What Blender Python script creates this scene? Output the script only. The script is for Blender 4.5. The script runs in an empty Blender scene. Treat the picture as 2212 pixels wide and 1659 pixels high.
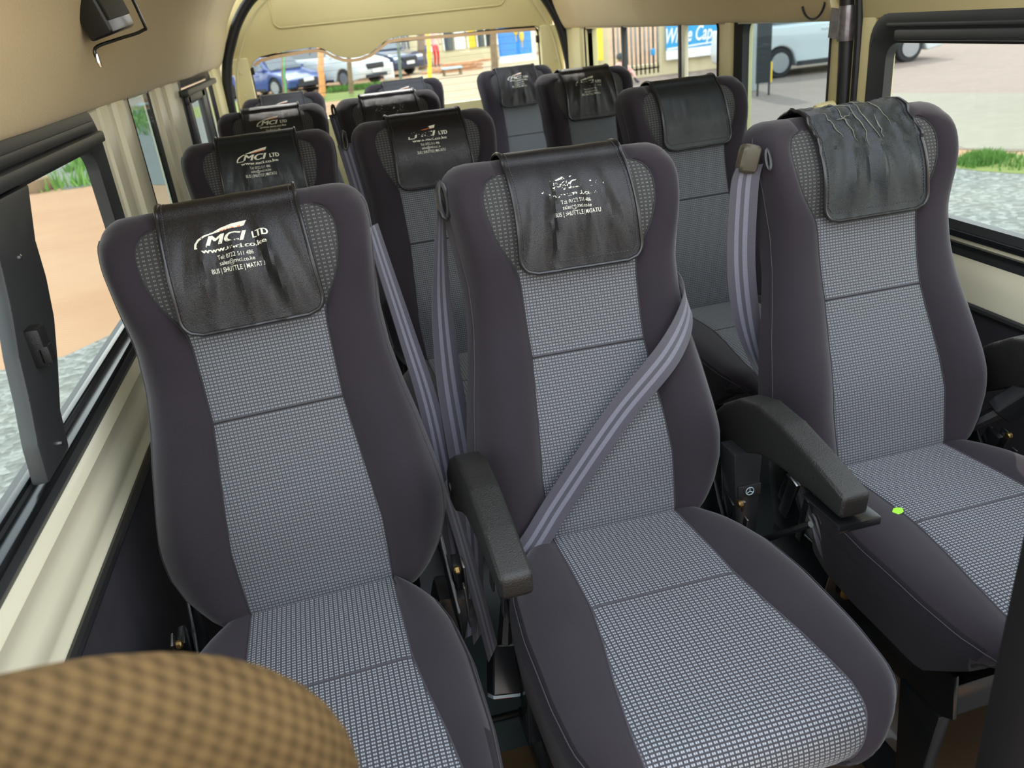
import bpy, bmesh, math, random
from mathutils import Vector, Matrix, noise
PI = math.pi; V3 = Vector
sc = bpy.context.scene
col = sc.collection
R = math.radians

# ------------------------------------------------------------------ camera
cd = bpy.data.cameras.new('camera'); cam = bpy.data.objects.new('camera', cd); col.objects.link(cam)
cr = Vector((0.96874623, -0.22835054, -0.09688537)); cu = Vector((0.18196996, 0.38877733, 0.90318278)); cf = Vector((0.16857543, 0.89258514, -0.41817951))
m = Matrix((cr, cu, -cf)).transposed().to_4x4(); m.translation = Vector((-0.33780834, -1.02336815, 1.21059419))
cam.matrix_world = m
cd.sensor_width = 36; cd.lens = 1720.7587 / 2212 * 36; cd.clip_start = .02; cd.clip_end = 300
cd.dof.use_dof = True; cd.dof.focus_distance = 1.3; cd.dof.aperture_fstop = 7.0
sc.camera = cam
# ------------------------------------------------------------------ world, sun, exposure
w = bpy.data.worlds.new('world'); sc.world = w; w.use_nodes = True
wn = w.node_tree; wn.nodes.clear()
wo_ = wn.nodes.new('ShaderNodeOutputWorld'); bg = wn.nodes.new('ShaderNodeBackground')
tc = wn.nodes.new('ShaderNodeTexCoord'); sx = wn.nodes.new('ShaderNodeSeparateXYZ'); rp = wn.nodes.new('ShaderNodeValToRGB')
wn.links.new(tc.outputs['Generated'], sx.inputs[0]); wn.links.new(sx.outputs['Z'], rp.inputs[0])
rp.color_ramp.elements[0].position = 0.0; rp.color_ramp.elements[0].color = (1.0, .98, .93, 1)
rp.color_ramp.elements[1].position = 0.7; rp.color_ramp.elements[1].color = (.80, .88, 1.0, 1)
wn.links.new(rp.outputs[0], bg.inputs['Color']); bg.inputs['Strength'].default_value = 2.6
wn.links.new(bg.outputs[0], wo_.inputs['Surface'])
sd = bpy.data.lights.new('sun', 'SUN'); sun = bpy.data.objects.new('sun', sd); col.objects.link(sun)
sd.energy = 2.6; sd.angle = R(.6); sd.color = (1, .95, .86)
SUNDIR = Vector((.12, .78, .92)).normalized()      # direction towards the sun
sun.rotation_euler = SUNDIR.to_track_quat('Z', 'Y').to_euler()
sc.view_settings.view_transform = 'Standard'; sc.view_settings.look = 'None'; sc.view_settings.gamma = 1
sc.view_settings.exposure = 0.45
sc.view_settings.use_curve_mapping = False

# ------------------------------------------------------------------ materials
def lin(c):
    return tuple((v / 12.92 if v <= .04045 else ((v + .055) / 1.055) ** 2.4) for v in (c[0] / 255, c[1] / 255, c[2] / 255)) + (1,)
class NT:
    def __init__(s, name):
        s.m = bpy.data.materials.new(name); s.m.use_nodes = True; s.t = s.m.node_tree; s.b = s.t.nodes['Principled BSDF']; s.o = s.t.nodes['Material Output']
    def n(s, typ, **kw):
        nd = s.t.nodes.new('ShaderNode' + typ)
        for k, v in kw.items():
            if k.startswith('i_'):
                key = k[2:]; key = int(key) if key.isdigit() else key.replace('_', ' ')
                s.put(nd.inputs[key], v)
            else: setattr(nd, k, v)
        return nd
    def put(s, sock, v):
        if isinstance(v, bpy.types.NodeSocket): s.t.links.new(v, sock)
        elif isinstance(v, bpy.types.Node): s.t.links.new(v.outputs[0], sock)
        else: sock.default_value = v
    def math(s, op, a, b=0.0, c=0.0):
        nd = s.n('Math', operation=op); s.put(nd.inputs[0], a); s.put(nd.inputs[1], b); s.put(nd.inputs[2], c); return nd.outputs[0]
    def mix(s, f, a, b):
        nd = s.n('Mix', data_type='RGBA'); s.put(nd.inputs[0], f); s.put(nd.inputs[6], a); s.put(nd.inputs[7], b); return nd.outputs[2]
    def noise(s, scale, detail=3, co=None, rough=.5):
        nd = s.n('TexNoise'); nd.inputs['Scale'].default_value = scale; nd.inputs['Detail'].default_value = detail; nd.inputs['Roughness'].default_value = rough
        s.put(nd.inputs['Vector'], co if co is not None else s.obj()); return nd.outputs['Fac']
    def obj(s): return s.n('TexCoord').outputs['Object']
    def uv(s): return s.n('TexCoord').outputs['UV']
    def ramp(s, f, stops):
        nd = s.n('ValToRGB'); s.put(nd.inputs[0], f); e = nd.color_ramp.elements
        while len(e) < len(stops): e.new(.5)
        for el, (p, c) in zip(e, stops): el.position = p; el.color = c
        return nd.outputs[0]
    def bump(s, h, strength=.3, dist=.001):
        nd = s.n('Bump'); s.put(nd.inputs['Height'], h); nd.inputs['Strength'].default_value = strength; nd.inputs['Distance'].default_value = dist
        s.t.links.new(nd.outputs[0], s.b.inputs['Normal'])
    def base(s, c): s.put(s.b.inputs['Base Color'], c)
    def set(s, **kw):
        for k, v in kw.items(): s.put(s.b.inputs[k.replace('_', ' ')], v)
        return s
def simple(name, c, rough=.5, metal=0, vary=.06, scale=30, bump=0, spec=.5, bscale=400, coat=0):
    t = NT(name); c = lin(c)
    f = t.noise(scale, 4)
    lo = tuple(v * (1 - vary * 2) for v in c[:3]) + (1,); hi = tuple(min(1, v * (1 + vary * 2)) for v in c[:3]) + (1,)
    t.base(t.mix(f, lo, hi)); t.set(Roughness=rough, Metallic=metal); t.b.inputs['Specular IOR Level'].default_value = spec
    t.b.inputs['Coat Weight'].default_value = coat
    if bump: t.bump(t.noise(bscale, 3), bump)
    return t.m
M = {}
def fabric_dark(name, c, sheen=.25):
    t = NT(name); uv = t.uv(); sp = t.n('SeparateXYZ', i_0=uv)
    tw = t.math('ADD', sp.outputs[0], sp.outputs[1])
    wv = t.math('SINE', t.math('MULTIPLY', tw, 3500.0)); n = t.noise(900, 2); nl = t.noise(9, 3)
    a = lin(c); f = t.math('MULTIPLY_ADD', n, .7, t.math('MULTIPLY', nl, .5))
    t.base(t.mix(f, tuple(v * .62 for v in a[:3]) + (1,), tuple(v * 1.35 for v in a[:3]) + (1,)))
    t.set(Roughness=.9); t.b.inputs['Specular IOR Level'].default_value = .2
    t.b.inputs['Sheen Weight'].default_value = sheen; t.b.inputs['Sheen Roughness'].default_value = .45
    t.bump(t.math('ADD', wv, n), .25, .0004); return t.m
M['fabric'] = fabric_dark('charcoal_fabric', (40, 35, 41))
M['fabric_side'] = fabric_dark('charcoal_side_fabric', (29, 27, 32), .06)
def patterned(name, basec, tick, px, py, tw=.27, th=.50, g=.16):
    t = NT(name); sp = t.n('SeparateXYZ', i_0=t.uv())
    fx = t.math('FRACT', t.math('MULTIPLY', sp.outputs[0], 1 / px)); fy = t.math('FRACT', t.math('MULTIPLY', sp.outputs[1], 1 / py))
    def band(v, a, b): return t.math('MULTIPLY', t.math('GREATER_THAN', v, a), t.math('LESS_THAN', v, b))
    x1 = band(fx, g, g + tw); x2 = band(fx, g + tw + .1, g + 2 * tw + .1)
    tk = t.math('MULTIPLY', t.math('ADD', x1, x2), band(fy, .22, .22 + th))
    f = tk
    n = t.noise(700, 2); c0 = lin(basec); c1 = lin(tick)
    b = t.mix(n, tuple(v * .7 for v in c0[:3]) + (1,), tuple(v * 1.4 for v in c0[:3]) + (1,))
    t.base(t.mix(f, b, c1)); t.set(Roughness=.75); t.b.inputs['Specular IOR Level'].default_value = .35
    t.b.inputs['Sheen Weight'].default_value = .25
    t.bump(t.math('ADD', f, t.math('MULTIPLY', n, .4)), .35, .0006); return t.m
M['pattern'] = patterned('grey_tick_fabric', (48, 48, 52), (150, 156, 162), .0068, .0052)
M['pattern_back'] = patterned('grey_fine_tick_fabric', (64, 65, 69), (128, 133, 138), .0053, .0048)
M['pattern_top'] = patterned('dark_tick_fabric', (46, 46, 46), (106, 108, 104), .0076, .0058, .18, .36, .2)
M['seam'] = simple('seam_thread', (40, 39, 42), .8)
M['seam_light'] = simple('seam_thread_light', (66, 63, 68), .8)
M['fabric_black'] = fabric_dark('black_seat_fabric', (13, 12, 14), .0)
def leather(name, c, cracks=False):
    t = NT(name); a = lin(c)
    v = t.n('TexVoronoi', feature='DISTANCE_TO_EDGE'); v.inputs['Scale'].default_value = 520; t.put(v.inputs['Vector'], t.obj())
    n = t.noise(60, 4)
    t.base(t.mix(n, tuple(x * .75 for x in a[:3]) + (1,), tuple(x * 1.3 for x in a[:3]) + (1,)))
    t.set(Roughness=t.math('MULTIPLY_ADD', t.noise(14, 3), .20, .22))
    t.b.inputs['Specular IOR Level'].default_value = .5
    h = t.math('MINIMUM', t.math('MULTIPLY', v.outputs['Distance'], 2.5), .35)
    t.bump(t.math('ADD', h, t.math('MULTIPLY', n, .25)), .5, .0009); return t.m
M['leather'] = leather('black_leather', (22, 22, 24))
M['leather_teal'] = leather('worn_black_leather', (20, 29, 33))
M['tear'] = simple('torn_backing', (112, 114, 102), .8, bump=.3)
def worn(name, c, thr, seed, scale=260):
    t = NT(name); t.base(lin(c)); t.set(Roughness=.5)
    mp = t.n('Mapping'); t.put(mp.inputs['Vector'], t.obj()); mp.inputs['Location'].default_value = (seed, seed * .7, 0)
    n = t.noise(scale, 2, mp.outputs[0], .6); n2 = t.noise(22, 2, mp.outputs[0])
    f = t.math('GREATER_THAN', t.math('MULTIPLY_ADD', n2, .9, t.math('MULTIPLY', n, .55)), thr)
    tr = t.n('BsdfTransparent'); mx = t.n('MixShader'); t.put(mx.inputs[0], f)
    t.t.links.new(tr.outputs[0], mx.inputs[1]); t.t.links.new(t.b.outputs[0], mx.inputs[2]); t.t.links.new(mx.outputs[0], t.o.inputs['Surface'])
    return t.m
M['piping'] = simple('piping_vinyl', (30, 30, 32), .3, spec=.6, bump=.1)
M['plastic'] = simple('black_plastic', (26, 26, 27), .42, bump=.5, bscale=900, spec=.5)
M['plastic_smooth'] = simple('smooth_black_plastic', (30, 32, 34), .28)
M['armpad'] = simple('armrest_vinyl', (25, 25, 23), .40, bump=1.0, bscale=650, spec=.55)
M['rubber'] = simple('black_rubber', (26, 27, 29), .45, vary=.15)
M['frame'] = simple('window_frame_black', (44, 46, 47), .42, vary=.12, scale=8)
M['steel_black'] = simple('painted_black_steel', (20, 22, 23), .22, vary=.2)
M['steel'] = simple('bare_steel', (150, 150, 152), .3, 1.0, vary=.2)
M['brass'] = simple('yellow_zinc', (140, 116, 74), .4, 1.0, vary=.2)
M['chrome'] = simple('chrome', (210, 212, 214), .12, 1.0)
M['red'] = simple('red_plastic', (226, 34, 30), .35)
M['grey_plastic'] = simple('grey_plastic', (150, 168, 176), .4)
M['tape'] = simple('silver_tape', (120, 118, 122), .28, .7, vary=.3, scale=60)
def webbing():
    t = NT('belt_webbing'); sp = t.n('SeparateXYZ', i_0=t.uv()); u = sp.outputs[0]
    def band(a, b): return t.math('MULTIPLY', t.math('GREATER_THAN', u, a), t.math('LESS_THAN', u, b))
    f = t.math('ADD', band(.27, .43), band(.57, .73)); n = t.noise(600, 2)
    wv = t.math('SINE', t.math('MULTIPLY', sp.outputs[1], 5200.0))
    b = t.mix(f, lin((70, 68, 78)), lin((118, 119, 132))); t.base(t.mix(t.math('MULTIPLY', n, .5), b, lin((56, 56, 64))))
    t.set(Roughness=.5); t.b.inputs['Sheen Weight'].default_value = .3; t.bump(wv, .3, .0003); return t.m
M['web'] = webbing()
def headliner():
    t = NT('tan_headliner'); n = t.noise(260, 3); n2 = t.noise(4, 4); n3 = t.noise(1.6, 3)
    a = t.mix(n, lin((206, 186, 138)), lin((226, 208, 162))); a = t.mix(t.math('MULTIPLY', n2, .35), a, lin((190, 164, 108)))
    st = t.ramp(n3, [(.58, (0, 0, 0, 1)), (.72, (1, 1, 1, 1))]); a = t.mix(t.math('MULTIPLY', st, .3), a, lin((170, 142, 90)))
    t.base(a); t.set(Roughness=.95); t.b.inputs['Sheen Weight'].default_value = .2; t.b.inputs['Specular IOR Level'].default_value = .1
    t.bump(n, .4, .001); return t.m
M['headliner'] = headliner()
M['cream'] = simple('cream_paint', (222, 217, 190), .26, vary=.04, scale=3, spec=.5)
M['cream_trim'] = simple('cream_plastic', (216, 204, 150), .5, vary=.04, scale=5)
M['tailgate'] = simple('tailgate_trim', (212, 196, 138), .55, vary=.04, scale=4, bump=.2)
M['peach'] = simple('trim_edge', (214, 178, 132), .6)
M['carpet'] = simple('charcoal_carpet', (40, 39, 46), .9, vary=.2, bump=.6, bscale=900)
M['floor'] = simple('dark_floor', (52, 62, 64), .38, vary=.1, scale=5)
M['vinyl'] = simple('brown_vinyl', (70, 56, 40), .22, vary=.3, scale=6, coat=.3)
M['brownseat'] = None
def brown():
    t = NT('brown_woven_fabric'); sp = t.n('SeparateXYZ', i_0=t.uv())
    a = t.math('SINE', t.math('MULTIPLY', sp.outputs[0], 2 * PI / .012)); b = t.math('SINE', t.math('MULTIPLY', sp.outputs[1], 2 * PI / .012))
    f = t.math('MULTIPLY_ADD', t.math('MULTIPLY', a, b), .5, .5); n = t.noise(400, 2); nb = t.noise(25, 2)
    f = t.math('MULTIPLY_ADD', nb, .5, t.math('MULTIPLY', f, .7))
    t.base(t.mix(t.math('MULTIPLY_ADD', n, .3, t.math('MULTIPLY', f, .8)), lin((34, 25, 15)), lin((92, 74, 46)))); t.set(Roughness=.95)
    t.b.inputs['Specular IOR Level'].default_value = .1; t.bump(n, .5, .001); return t.m
M['brownseat'] = brown()
def glass(name, tint=(1, 1, 1), refl=.06):
    t = NT(name); t.t.nodes.remove(t.b); tr = t.n('BsdfTransparent'); tr.inputs[0].default_value = tint + (1,)
    gl = t.n('BsdfGlossy'); gl.inputs['Roughness'].default_value = .02; fr = t.n('LayerWeight'); fr.inputs[0].default_value = .5
    fc = t.math('MULTIPLY_ADD', t.math('POWER', fr.outputs['Facing'], 5.0), .35, .025)
    mx = t.n('MixShader'); t.put(mx.inputs[0], fc); t.t.links.new(tr.outputs[0], mx.inputs[1]); t.t.links.new(gl.outputs[0], mx.inputs[2])
    t.t.links.new(mx.outputs[0], t.o.inputs['Surface']); return t.m
M['glass'] = glass('window_glass', (.93, .97, .95)); M['glass_tint'] = glass('tinted_window_glass', (.72, .80, .80))
M['wire'] = simple('heater_wire', (110, 84, 70), .6)
# outside
OUTK = .47
def ground_mat(name, c1, c2, c3, s1, s2, bump=.5, bd=.01, bs=60):
    t = NT(name); n = t.noise(s1, 5); n2 = t.noise(s2, 4)
    c1, c2, c3 = [tuple(v * OUTK for v in lin(c)[:3]) + (1,) for c in (c1, c2, c3)]
    t.base(t.mix(n2, t.mix(n, c1, c2), c3)); t.set(Roughness=.9); t.b.inputs['Specular IOR Level'].default_value = .1
    t.bump(t.noise(bs, 3), bump, bd); return t.m
M['dirt'] = ground_mat('red_dirt', (218, 168, 128), (196, 140, 104), (226, 190, 152), 2.2, .5)
def gravelm():
    t = NT('grey_gravel'); v = t.n('TexVoronoi'); v.inputs['Scale'].default_value = 22; t.put(v.inputs['Vector'], t.obj())
    cb = t.n('SeparateXYZ', i_0=v.outputs['Color']); n = t.noise(1.5, 3)
    a = t.ramp(cb.outputs[0], [(0, lin((66, 70, 69))), (.5, lin((88, 94, 92))), (1, lin((124, 128, 124)))])
    t.base(t.mix(t.math('MULTIPLY', n, .4), a, lin((150, 146, 130)))); t.set(Roughness=.9); t.bump(v.outputs['Distance'], .8, .02); return t.m
M['gravel'] = gravelm()
M['asphalt'] = ground_mat('old_asphalt', (150, 152, 146), (168, 170, 162), (140, 140, 134), 8, .5)
M['grassg'] = ground_mat('grass_ground', (120, 150, 70), (140, 164, 84), (170, 176, 110), 6, .6)
M['blade'] = simple('grass_blade', (84, 124, 48), .7, vary=.25, scale=3)
def pavers(name, c1, c2, c3):
    t = NT(name); br = t.n('TexBrick'); t.put(br.inputs['Vector'], t.obj()); br.inputs['Scale'].default_value = 1.0
    br.inputs['Brick Width'].default_value = .22; br.inputs['Row Height'].default_value = .12; br.inputs['Mortar Size'].default_value = .004
    br.inputs['Color1'].default_value = lin(c1); br.inputs['Color2'].default_value = lin(c2); br.inputs['Mortar'].default_value = tuple(v * .8 for v in lin(c2)[:3]) + (1,)
    n = t.noise(.5, 4); t.base(t.mix(t.math('MULTIPLY', n, .6), br.outputs[0], lin(c3))); t.set(Roughness=.85); return t.m
M['paver'] = pavers('pink_pavers', (128, 106, 96), (118, 98, 88), (126, 116, 104))
M['paver2'] = pavers('beige_pavers', (124, 119, 104), (116, 111, 97), (130, 124, 106))
M['concrete'] = simple('light_concrete', (168, 172, 170), .8, bump=.2, bscale=50)
M['wall_out'] = simple('cream_render', (206, 192, 156), .9, vary=.05, scale=2)
M['white'] = simple('white_paint', (236, 236, 232), .5)
M['whitecar'] = simple('white_car_paint', (196, 202, 204), .15, coat=.6, vary=.01)
M['bluecar'] = simple('blue_car_paint', (58, 76, 132), .18, coat=.6, vary=.02)
M['darkcar'] = simple('dark_blue_car_paint', (40, 52, 84), .18, coat=.6, vary=.02)
M['carglass'] = simple('car_glass', (52, 62, 70), .08, spec=.8)
M['tyre'] = simple('tyre_rubber', (36, 36, 38), .8)
M['rim'] = simple('alloy_rim', (150, 152, 156), .3, .6)
M['lamp'] = simple('headlight_lens', (222, 228, 234), .1)
M['wood_orange'] = simple('orange_timber', (214, 150, 92), .8, vary=.2, scale=4)
M['wood'] = simple('grey_timber', (128, 108, 84), .9, vary=.25, scale=5)
M['wood_dark'] = simple('dark_bark', (112, 92, 70), .9, vary=.3, scale=5)
M['plank'] = simple('sawn_planks', (196, 146, 108), .9, vary=.25, scale=3)
M['yellow'] = simple('yellow_paint', (240, 196, 60), .6)
M['green'] = simple('green_paint', (80, 170, 110), .6)
M['blue'] = simple('blue_board', (36, 128, 214), .5, vary=.08, scale=2)
M['cyan'] = simple('cyan_board', (34, 150, 206), .5)
M['black'] = simple('black_board', (34, 36, 42), .6)
M['skin'] = simple('brown_skin', (112, 74, 56), .6); M['redcloth'] = simple('red_cloth', (214, 40, 52), .8); M['pinkcloth'] = simple('pink_cloth', (228, 170, 160), .8)
M['darkcloth'] = simple('dark_cloth', (52, 54, 62), .9); M['hivis'] = simple('hi_vis_cloth', (206, 240, 60), .7); M['bluecloth'] = simple('blue_cloth', (64, 104, 178), .8)
M['leaf'] = simple('fresh_leaf', (150, 214, 44), .5)
M['amber'] = simple('amber_print', (226, 190, 50), .5)
M['treeleaf'] = simple('tree_leaves', (110, 150, 70), .8, vary=.3, scale=4)

# ------------------------------------------------------------------ mesh helpers
def tag(o, label=None, cat=None, group=None, kind=None):
    if label: o['label'] = label
    if cat: o['category'] = cat
    if group: o['group'] = group
    if kind: o['kind'] = kind
    return o
def empty(name, loc=(0, 0, 0), rz=0, label=None, cat=None, group=None):
    o = bpy.data.objects.new(name, None); col.objects.link(o); o.location = loc; o.rotation_euler = (0, 0, rz); o.empty_display_size = .05
    return tag(o, label, cat, group)
class MB:
    def __init__(s): s.v = []; s.f = []; s.uv = []; s.mi = []
    def add(s, vs, fs, uvs=None, mi=0):
        b = len(s.v); s.v += [tuple(p) for p in vs]; s.uv += (uvs if uvs else [(p[0] + p[1] * .37, p[2] + p[1] * .5) for p in vs])
        s.f += [tuple(b + i for i in f) for f in fs]; s.mi += [mi] * len(fs); return s
    def box(s, c, d, rot=None, mi=0, bev=0):
        if bev: return s.rbox(c, d, bev, rot, mi)
        vs = [Vector((x * d[0] / 2, y * d[1] / 2, z * d[2] / 2)) for x in (-1, 1) for y in (-1, 1) for z in (-1, 1)]
        if rot: vs = [rot @ v for v in vs]
        vs = [v + Vector(c) for v in vs]
        return s.add(vs, [(0, 1, 3, 2), (4, 6, 7, 5), (0, 4, 5, 1), (2, 3, 7, 6), (0, 2, 6, 4), (1, 5, 7, 3)], mi=mi)
    def rbox(s, c, d, bev, rot=None, mi=0, seg=2):
        bm = bmesh.new(); bmesh.ops.create_cube(bm, size=1); bmesh.ops.scale(bm, vec=d, verts=bm.verts)
        bmesh.ops.bevel(bm, geom=list(bm.edges), offset=bev, segments=seg, profile=.6, affect='EDGES')
        return s.bm(bm, c, rot, mi)
    def bm(s, bm, c=(0, 0, 0), rot=None, mi=0):
        bm.verts.index_update(); vs = [v.co.copy() for v in bm.verts]
        if rot: vs = [rot @ v for v in vs]
        s.add([v + Vector(c) for v in vs], [[v.index for v in f.verts] for f in bm.faces], mi=mi); bm.free(); return s
    def prism(s, poly, axis, a, b, bev=0, mi=0, seg=2):
        """poly: 2-D outline in the two axes other than `axis` (in order), extruded from a to b"""
        bm = bmesh.new(); n = len(poly)
        def P(p, t): return {0: (t, p[0], p[1]), 1: (p[0], t, p[1]), 2: (p[0], p[1], t)}[axis]
        va = [bm.verts.new(P(p, a)) for p in poly]; vb = [bm.verts.new(P(p, b)) for p in poly]
        bm.faces.new(va); bm.faces.new(vb[::-1])
        for i in range(n): bm.faces.new((va[i], vb[i], vb[(i + 1) % n], va[(i + 1) % n]))
        bmesh.ops.recalc_face_normals(bm, faces=bm.faces)
        if bev: bmesh.ops.bevel(bm, geom=list(bm.edges), offset=bev, segments=seg, profile=.6, affect='EDGES', clamp_overlap=True)
        return s.bm(bm, mi=mi)
    def tube(s, pts, r, n=8, closed=False, mi=0, flat=None, cap=True):
        pts = [Vector(p) for p in pts]; N = len(pts); up = Vector((0, 0, 1)); rings = []; prev = None; L = 0
        for i, p in enumerate(pts):
            if closed: t = pts[(i + 1) % N] - pts[i - 1]
            else: t = pts[min(i + 1, N - 1)] - pts[max(i - 1, 0)]
            t.normalize()
            if prev is None:
                a = up if abs(t.z) < .9 else Vector((1, 0, 0)); prev = (a - t * a.dot(t)).normalized()
            else:
                prev = prev - t * prev.dot(t)
                prev = prev.normalized() if prev.length > 1e-6 else Vector((1, 0, 0))
            b = t.cross(prev); rr = r[i] if isinstance(r, (list, tuple)) else r
            rings.append([p + prev * math.cos(2 * PI * k / n) * rr + b * math.sin(2 * PI * k / n) * rr for k in range(n)])
        vs = [v for rg in rings for v in rg]; fs = []
        for i in range(N if closed else N - 1):
            for k in range(n):
                a = i * n + k; b_ = i * n + (k + 1) % n; c = ((i + 1) % N) * n + (k + 1) % n; d = ((i + 1) % N) * n + k; fs.append((a, b_, c, d))
        if cap and not closed: fs.append(tuple(range(n))[::-1]); fs.append(tuple((N - 1) * n + k for k in range(n)))
        return s.add(vs, fs, mi=mi)
    def lathe(s, prof, c, axis='z', n=24, mi=0):
        vs = []; fs = []
        for (r, h) in prof:
            for k in range(n):
                a = 2 * PI * k / n; x, y = r * math.cos(a), r * math.sin(a)
                p = {'z': (x, y, h), 'x': (h, x, y), 'y': (x, h, y)}[axis]; vs.append(Vector(p) + Vector(c))
        for i in range(len(prof) - 1):
            for k in range(n): fs.append((i * n + k, i * n + (k + 1) % n, (i + 1) * n + (k + 1) % n, (i + 1) * n + k))
        fs.append(tuple(range(n))[::-1]); fs.append(tuple((len(prof) - 1) * n + k for k in range(n)))
        return s.add(vs, fs, mi=mi)
    def grid(s, rows, uvrows=None, closed=False, mi=0):
        nr = len(rows); nc = len(rows[0]); vs = [p for r in rows for p in r]; fs = []
        for i in range(nr - 1):
            for j in range(nc if closed else nc - 1): fs.append((i * nc + j, i * nc + (j + 1) % nc, (i + 1) * nc + (j + 1) % nc, (i + 1) * nc + j))
        return s.add(vs, fs, [u for r in uvrows for u in r] if uvrows else None, mi)
    def build(s, name, mat, parent=None, smooth=True, angle=35):
        me = bpy.data.meshes.new(name); me.from_pydata(s.v, [], s.f); me.update()
        for mm in (mat if isinstance(mat, (list, tuple)) else [mat]): me.materials.append(mm)
        uv = me.uv_layers.new(name='UVMap')
        for lp in me.loops: uv.data[lp.index].uv = s.uv[lp.vertex_index]
        for p, mi in zip(me.polygons, s.mi): p.material_index = mi; p.use_smooth = smooth
        bm = bmesh.new(); bm.from_mesh(me); bmesh.ops.recalc_face_normals(bm, faces=bm.faces)
        if smooth:
            ca = math.cos(R(angle))
            for e in bm.edges:
                if len(e.link_faces) == 2 and e.link_faces[0].normal.dot(e.link_faces[1].normal) < ca: e.smooth = False
        bm.to_mesh(me); bm.free()
        o = bpy.data.objects.new(name, me); col.objects.link(o)
        if parent: o.parent = parent
        return o
def struct(name, mb, mat, label=None, smooth=True, parent=None):
    o = mb.build(name, mat, parent, smooth)
    if not parent: o['kind'] = 'structure'
    if label: o['label'] = label
    return o
def interp(tb, s):
    if s <= tb[0][0]: return tb[0][1]
    for (a, u), (b, v) in zip(tb, tb[1:]):
        if s <= b:
            t = (s - a) / (b - a); return u + (v - u) * t
    return tb[-1][1]
def smooth_pts(pts, n=8):
    pts = [Vector(p) for p in pts]; out = []
    for i in range(len(pts) - 1):
        p0 = pts[max(i - 1, 0)]; p1 = pts[i]; p2 = pts[i + 1]; p3 = pts[min(i + 2, len(pts) - 1)]
        for k in range(n):
            t = k / n; out.append(.5 * ((2 * p1) + (p2 - p0) * t + (2 * p0 - 5 * p1 + 4 * p2 - p3) * t * t + (3 * p1 - p0 - 3 * p2 + p3) * t ** 3))
    out.append(pts[-1]); return out
def linspace(a, b, n): return [a + (b - a) * i / (n - 1) for i in range(n)]
def rrect(x0, x1, y0, y1, r, n=6):
    out = []
    for cx, cy, a0 in ((x1 - r, y1 - r, 0), (x0 + r, y1 - r, 90), (x0 + r, y0 + r, 180), (x1 - r, y0 + r, 270)):
        for k in range(n + 1):
            a = R(a0 + 90 * k / n); out.append((cx + r * math.cos(a), cy + r * math.sin(a)))
    return out

# ------------------------------------------------------------------ the seat
ZC = .45; REC = R(17.4); SR, CR_ = math.sin(REC), math.cos(REC)
def PB(x, s, d): return Vector((x, s * SR - d * CR_, ZC + s * CR_ + d * SR))
WO = [(-.03, .135), (-.01, .158), (.01, .177), (.04, .198), (.08, .213), (.12, .217), (.16, .212), (.236, .2), (.29, .189), (.35, .180), (.41, .178), (.44, .181), (.5, .187), (.53, .191), (.545, .191)]
WI = [(-.03, .105), (0, .107), (.1, .111), (.2, .102), (.29, .0935), (.41, .095), (.43, .101), (.47, .124), (.5, .133), (.53, .137), (.55, .134), (.562, .126), (.571, .108)]
STOP, SINS, RC, MID = .60, .571, .045, -.05
def wo(s):
    if s > STOP - RC: return .191 - RC + math.sqrt(max(0, RC * RC - (s - (STOP - RC)) ** 2))
    return interp(WO, s)
def gs(s, c, w): return math.exp(-((s - c) / w) ** 2)
def dins(s): return .010 * gs(s, .13, .09) + .015 * gs(s, .5, .06) - .008 * gs(s, .33, .1)
def kk(s):
    if s > .535: return math.sqrt(max(0, 1 - ((s - .535) / (STOP - .535)) ** 2.2))
    if s < .015: return math.sqrt(max(0, 1 - ((.015 - s) / .0451) ** 2))
    return 1
def dfront(s, x):
    W, I = wo(s), interp(WI, s); a = abs(x); d = dins(s)
    if a > I and W > I:
        q = min(1, (a - I) / (W - I)); hb = .008 + .017 * gs(s, .15, .13)
        d += hb * math.sin(PI * min(1, q * 1.1)) ** .8
        if q > .55: d = MID + (d - MID) * math.sqrt(max(0, 1 - ((q - .55) / .45) ** 2.4))
    return MID + (d - MID) * kk(s)
ROWS = linspace(-.03, .535, 48) + [.545, .555, .563, SINS, .579, .586, .592, .597, STOP]
IC = linspace(-1, 1, 15); BC = linspace(0, 1, 11)
def backrest_rows():
    bol_l, ins, bol_r, back = [], [], [], []
    for s in ROWS:
        W, I = wo(s), min(interp(WI, s), wo(s) * .97)
        rr = [(I * u, dfront(s, I * u)) for u in IC]
        rr[0] = (rr[0][0], rr[0][1] - .0025); rr[-1] = (rr[-1][0], rr[-1][1] - .0025)
        ins.append(rr)
        R_ = [(I + (W - I) * q, dfront(s, I + (W - I) * q)) for q in BC]; R_[0] = rr[-1]
        L_ = [(-a, b) for a, b in R_][::-1]; L_[-1] = rr[0]
        bol_l.append(L_); bol_r.append(R_)
        bk = []
        for u in linspace(1, -1, 17)[1:-1]:
            bk.append((W * u, MID - .05 * kk(s) * math.sqrt(max(0, 1 - abs(u) ** 5))))
        back.append(bk)
    return bol_l, ins, bol_r, back
def seam_tube(mb, pts, r=.0011): mb.tube(pts, r, 5)
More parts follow.
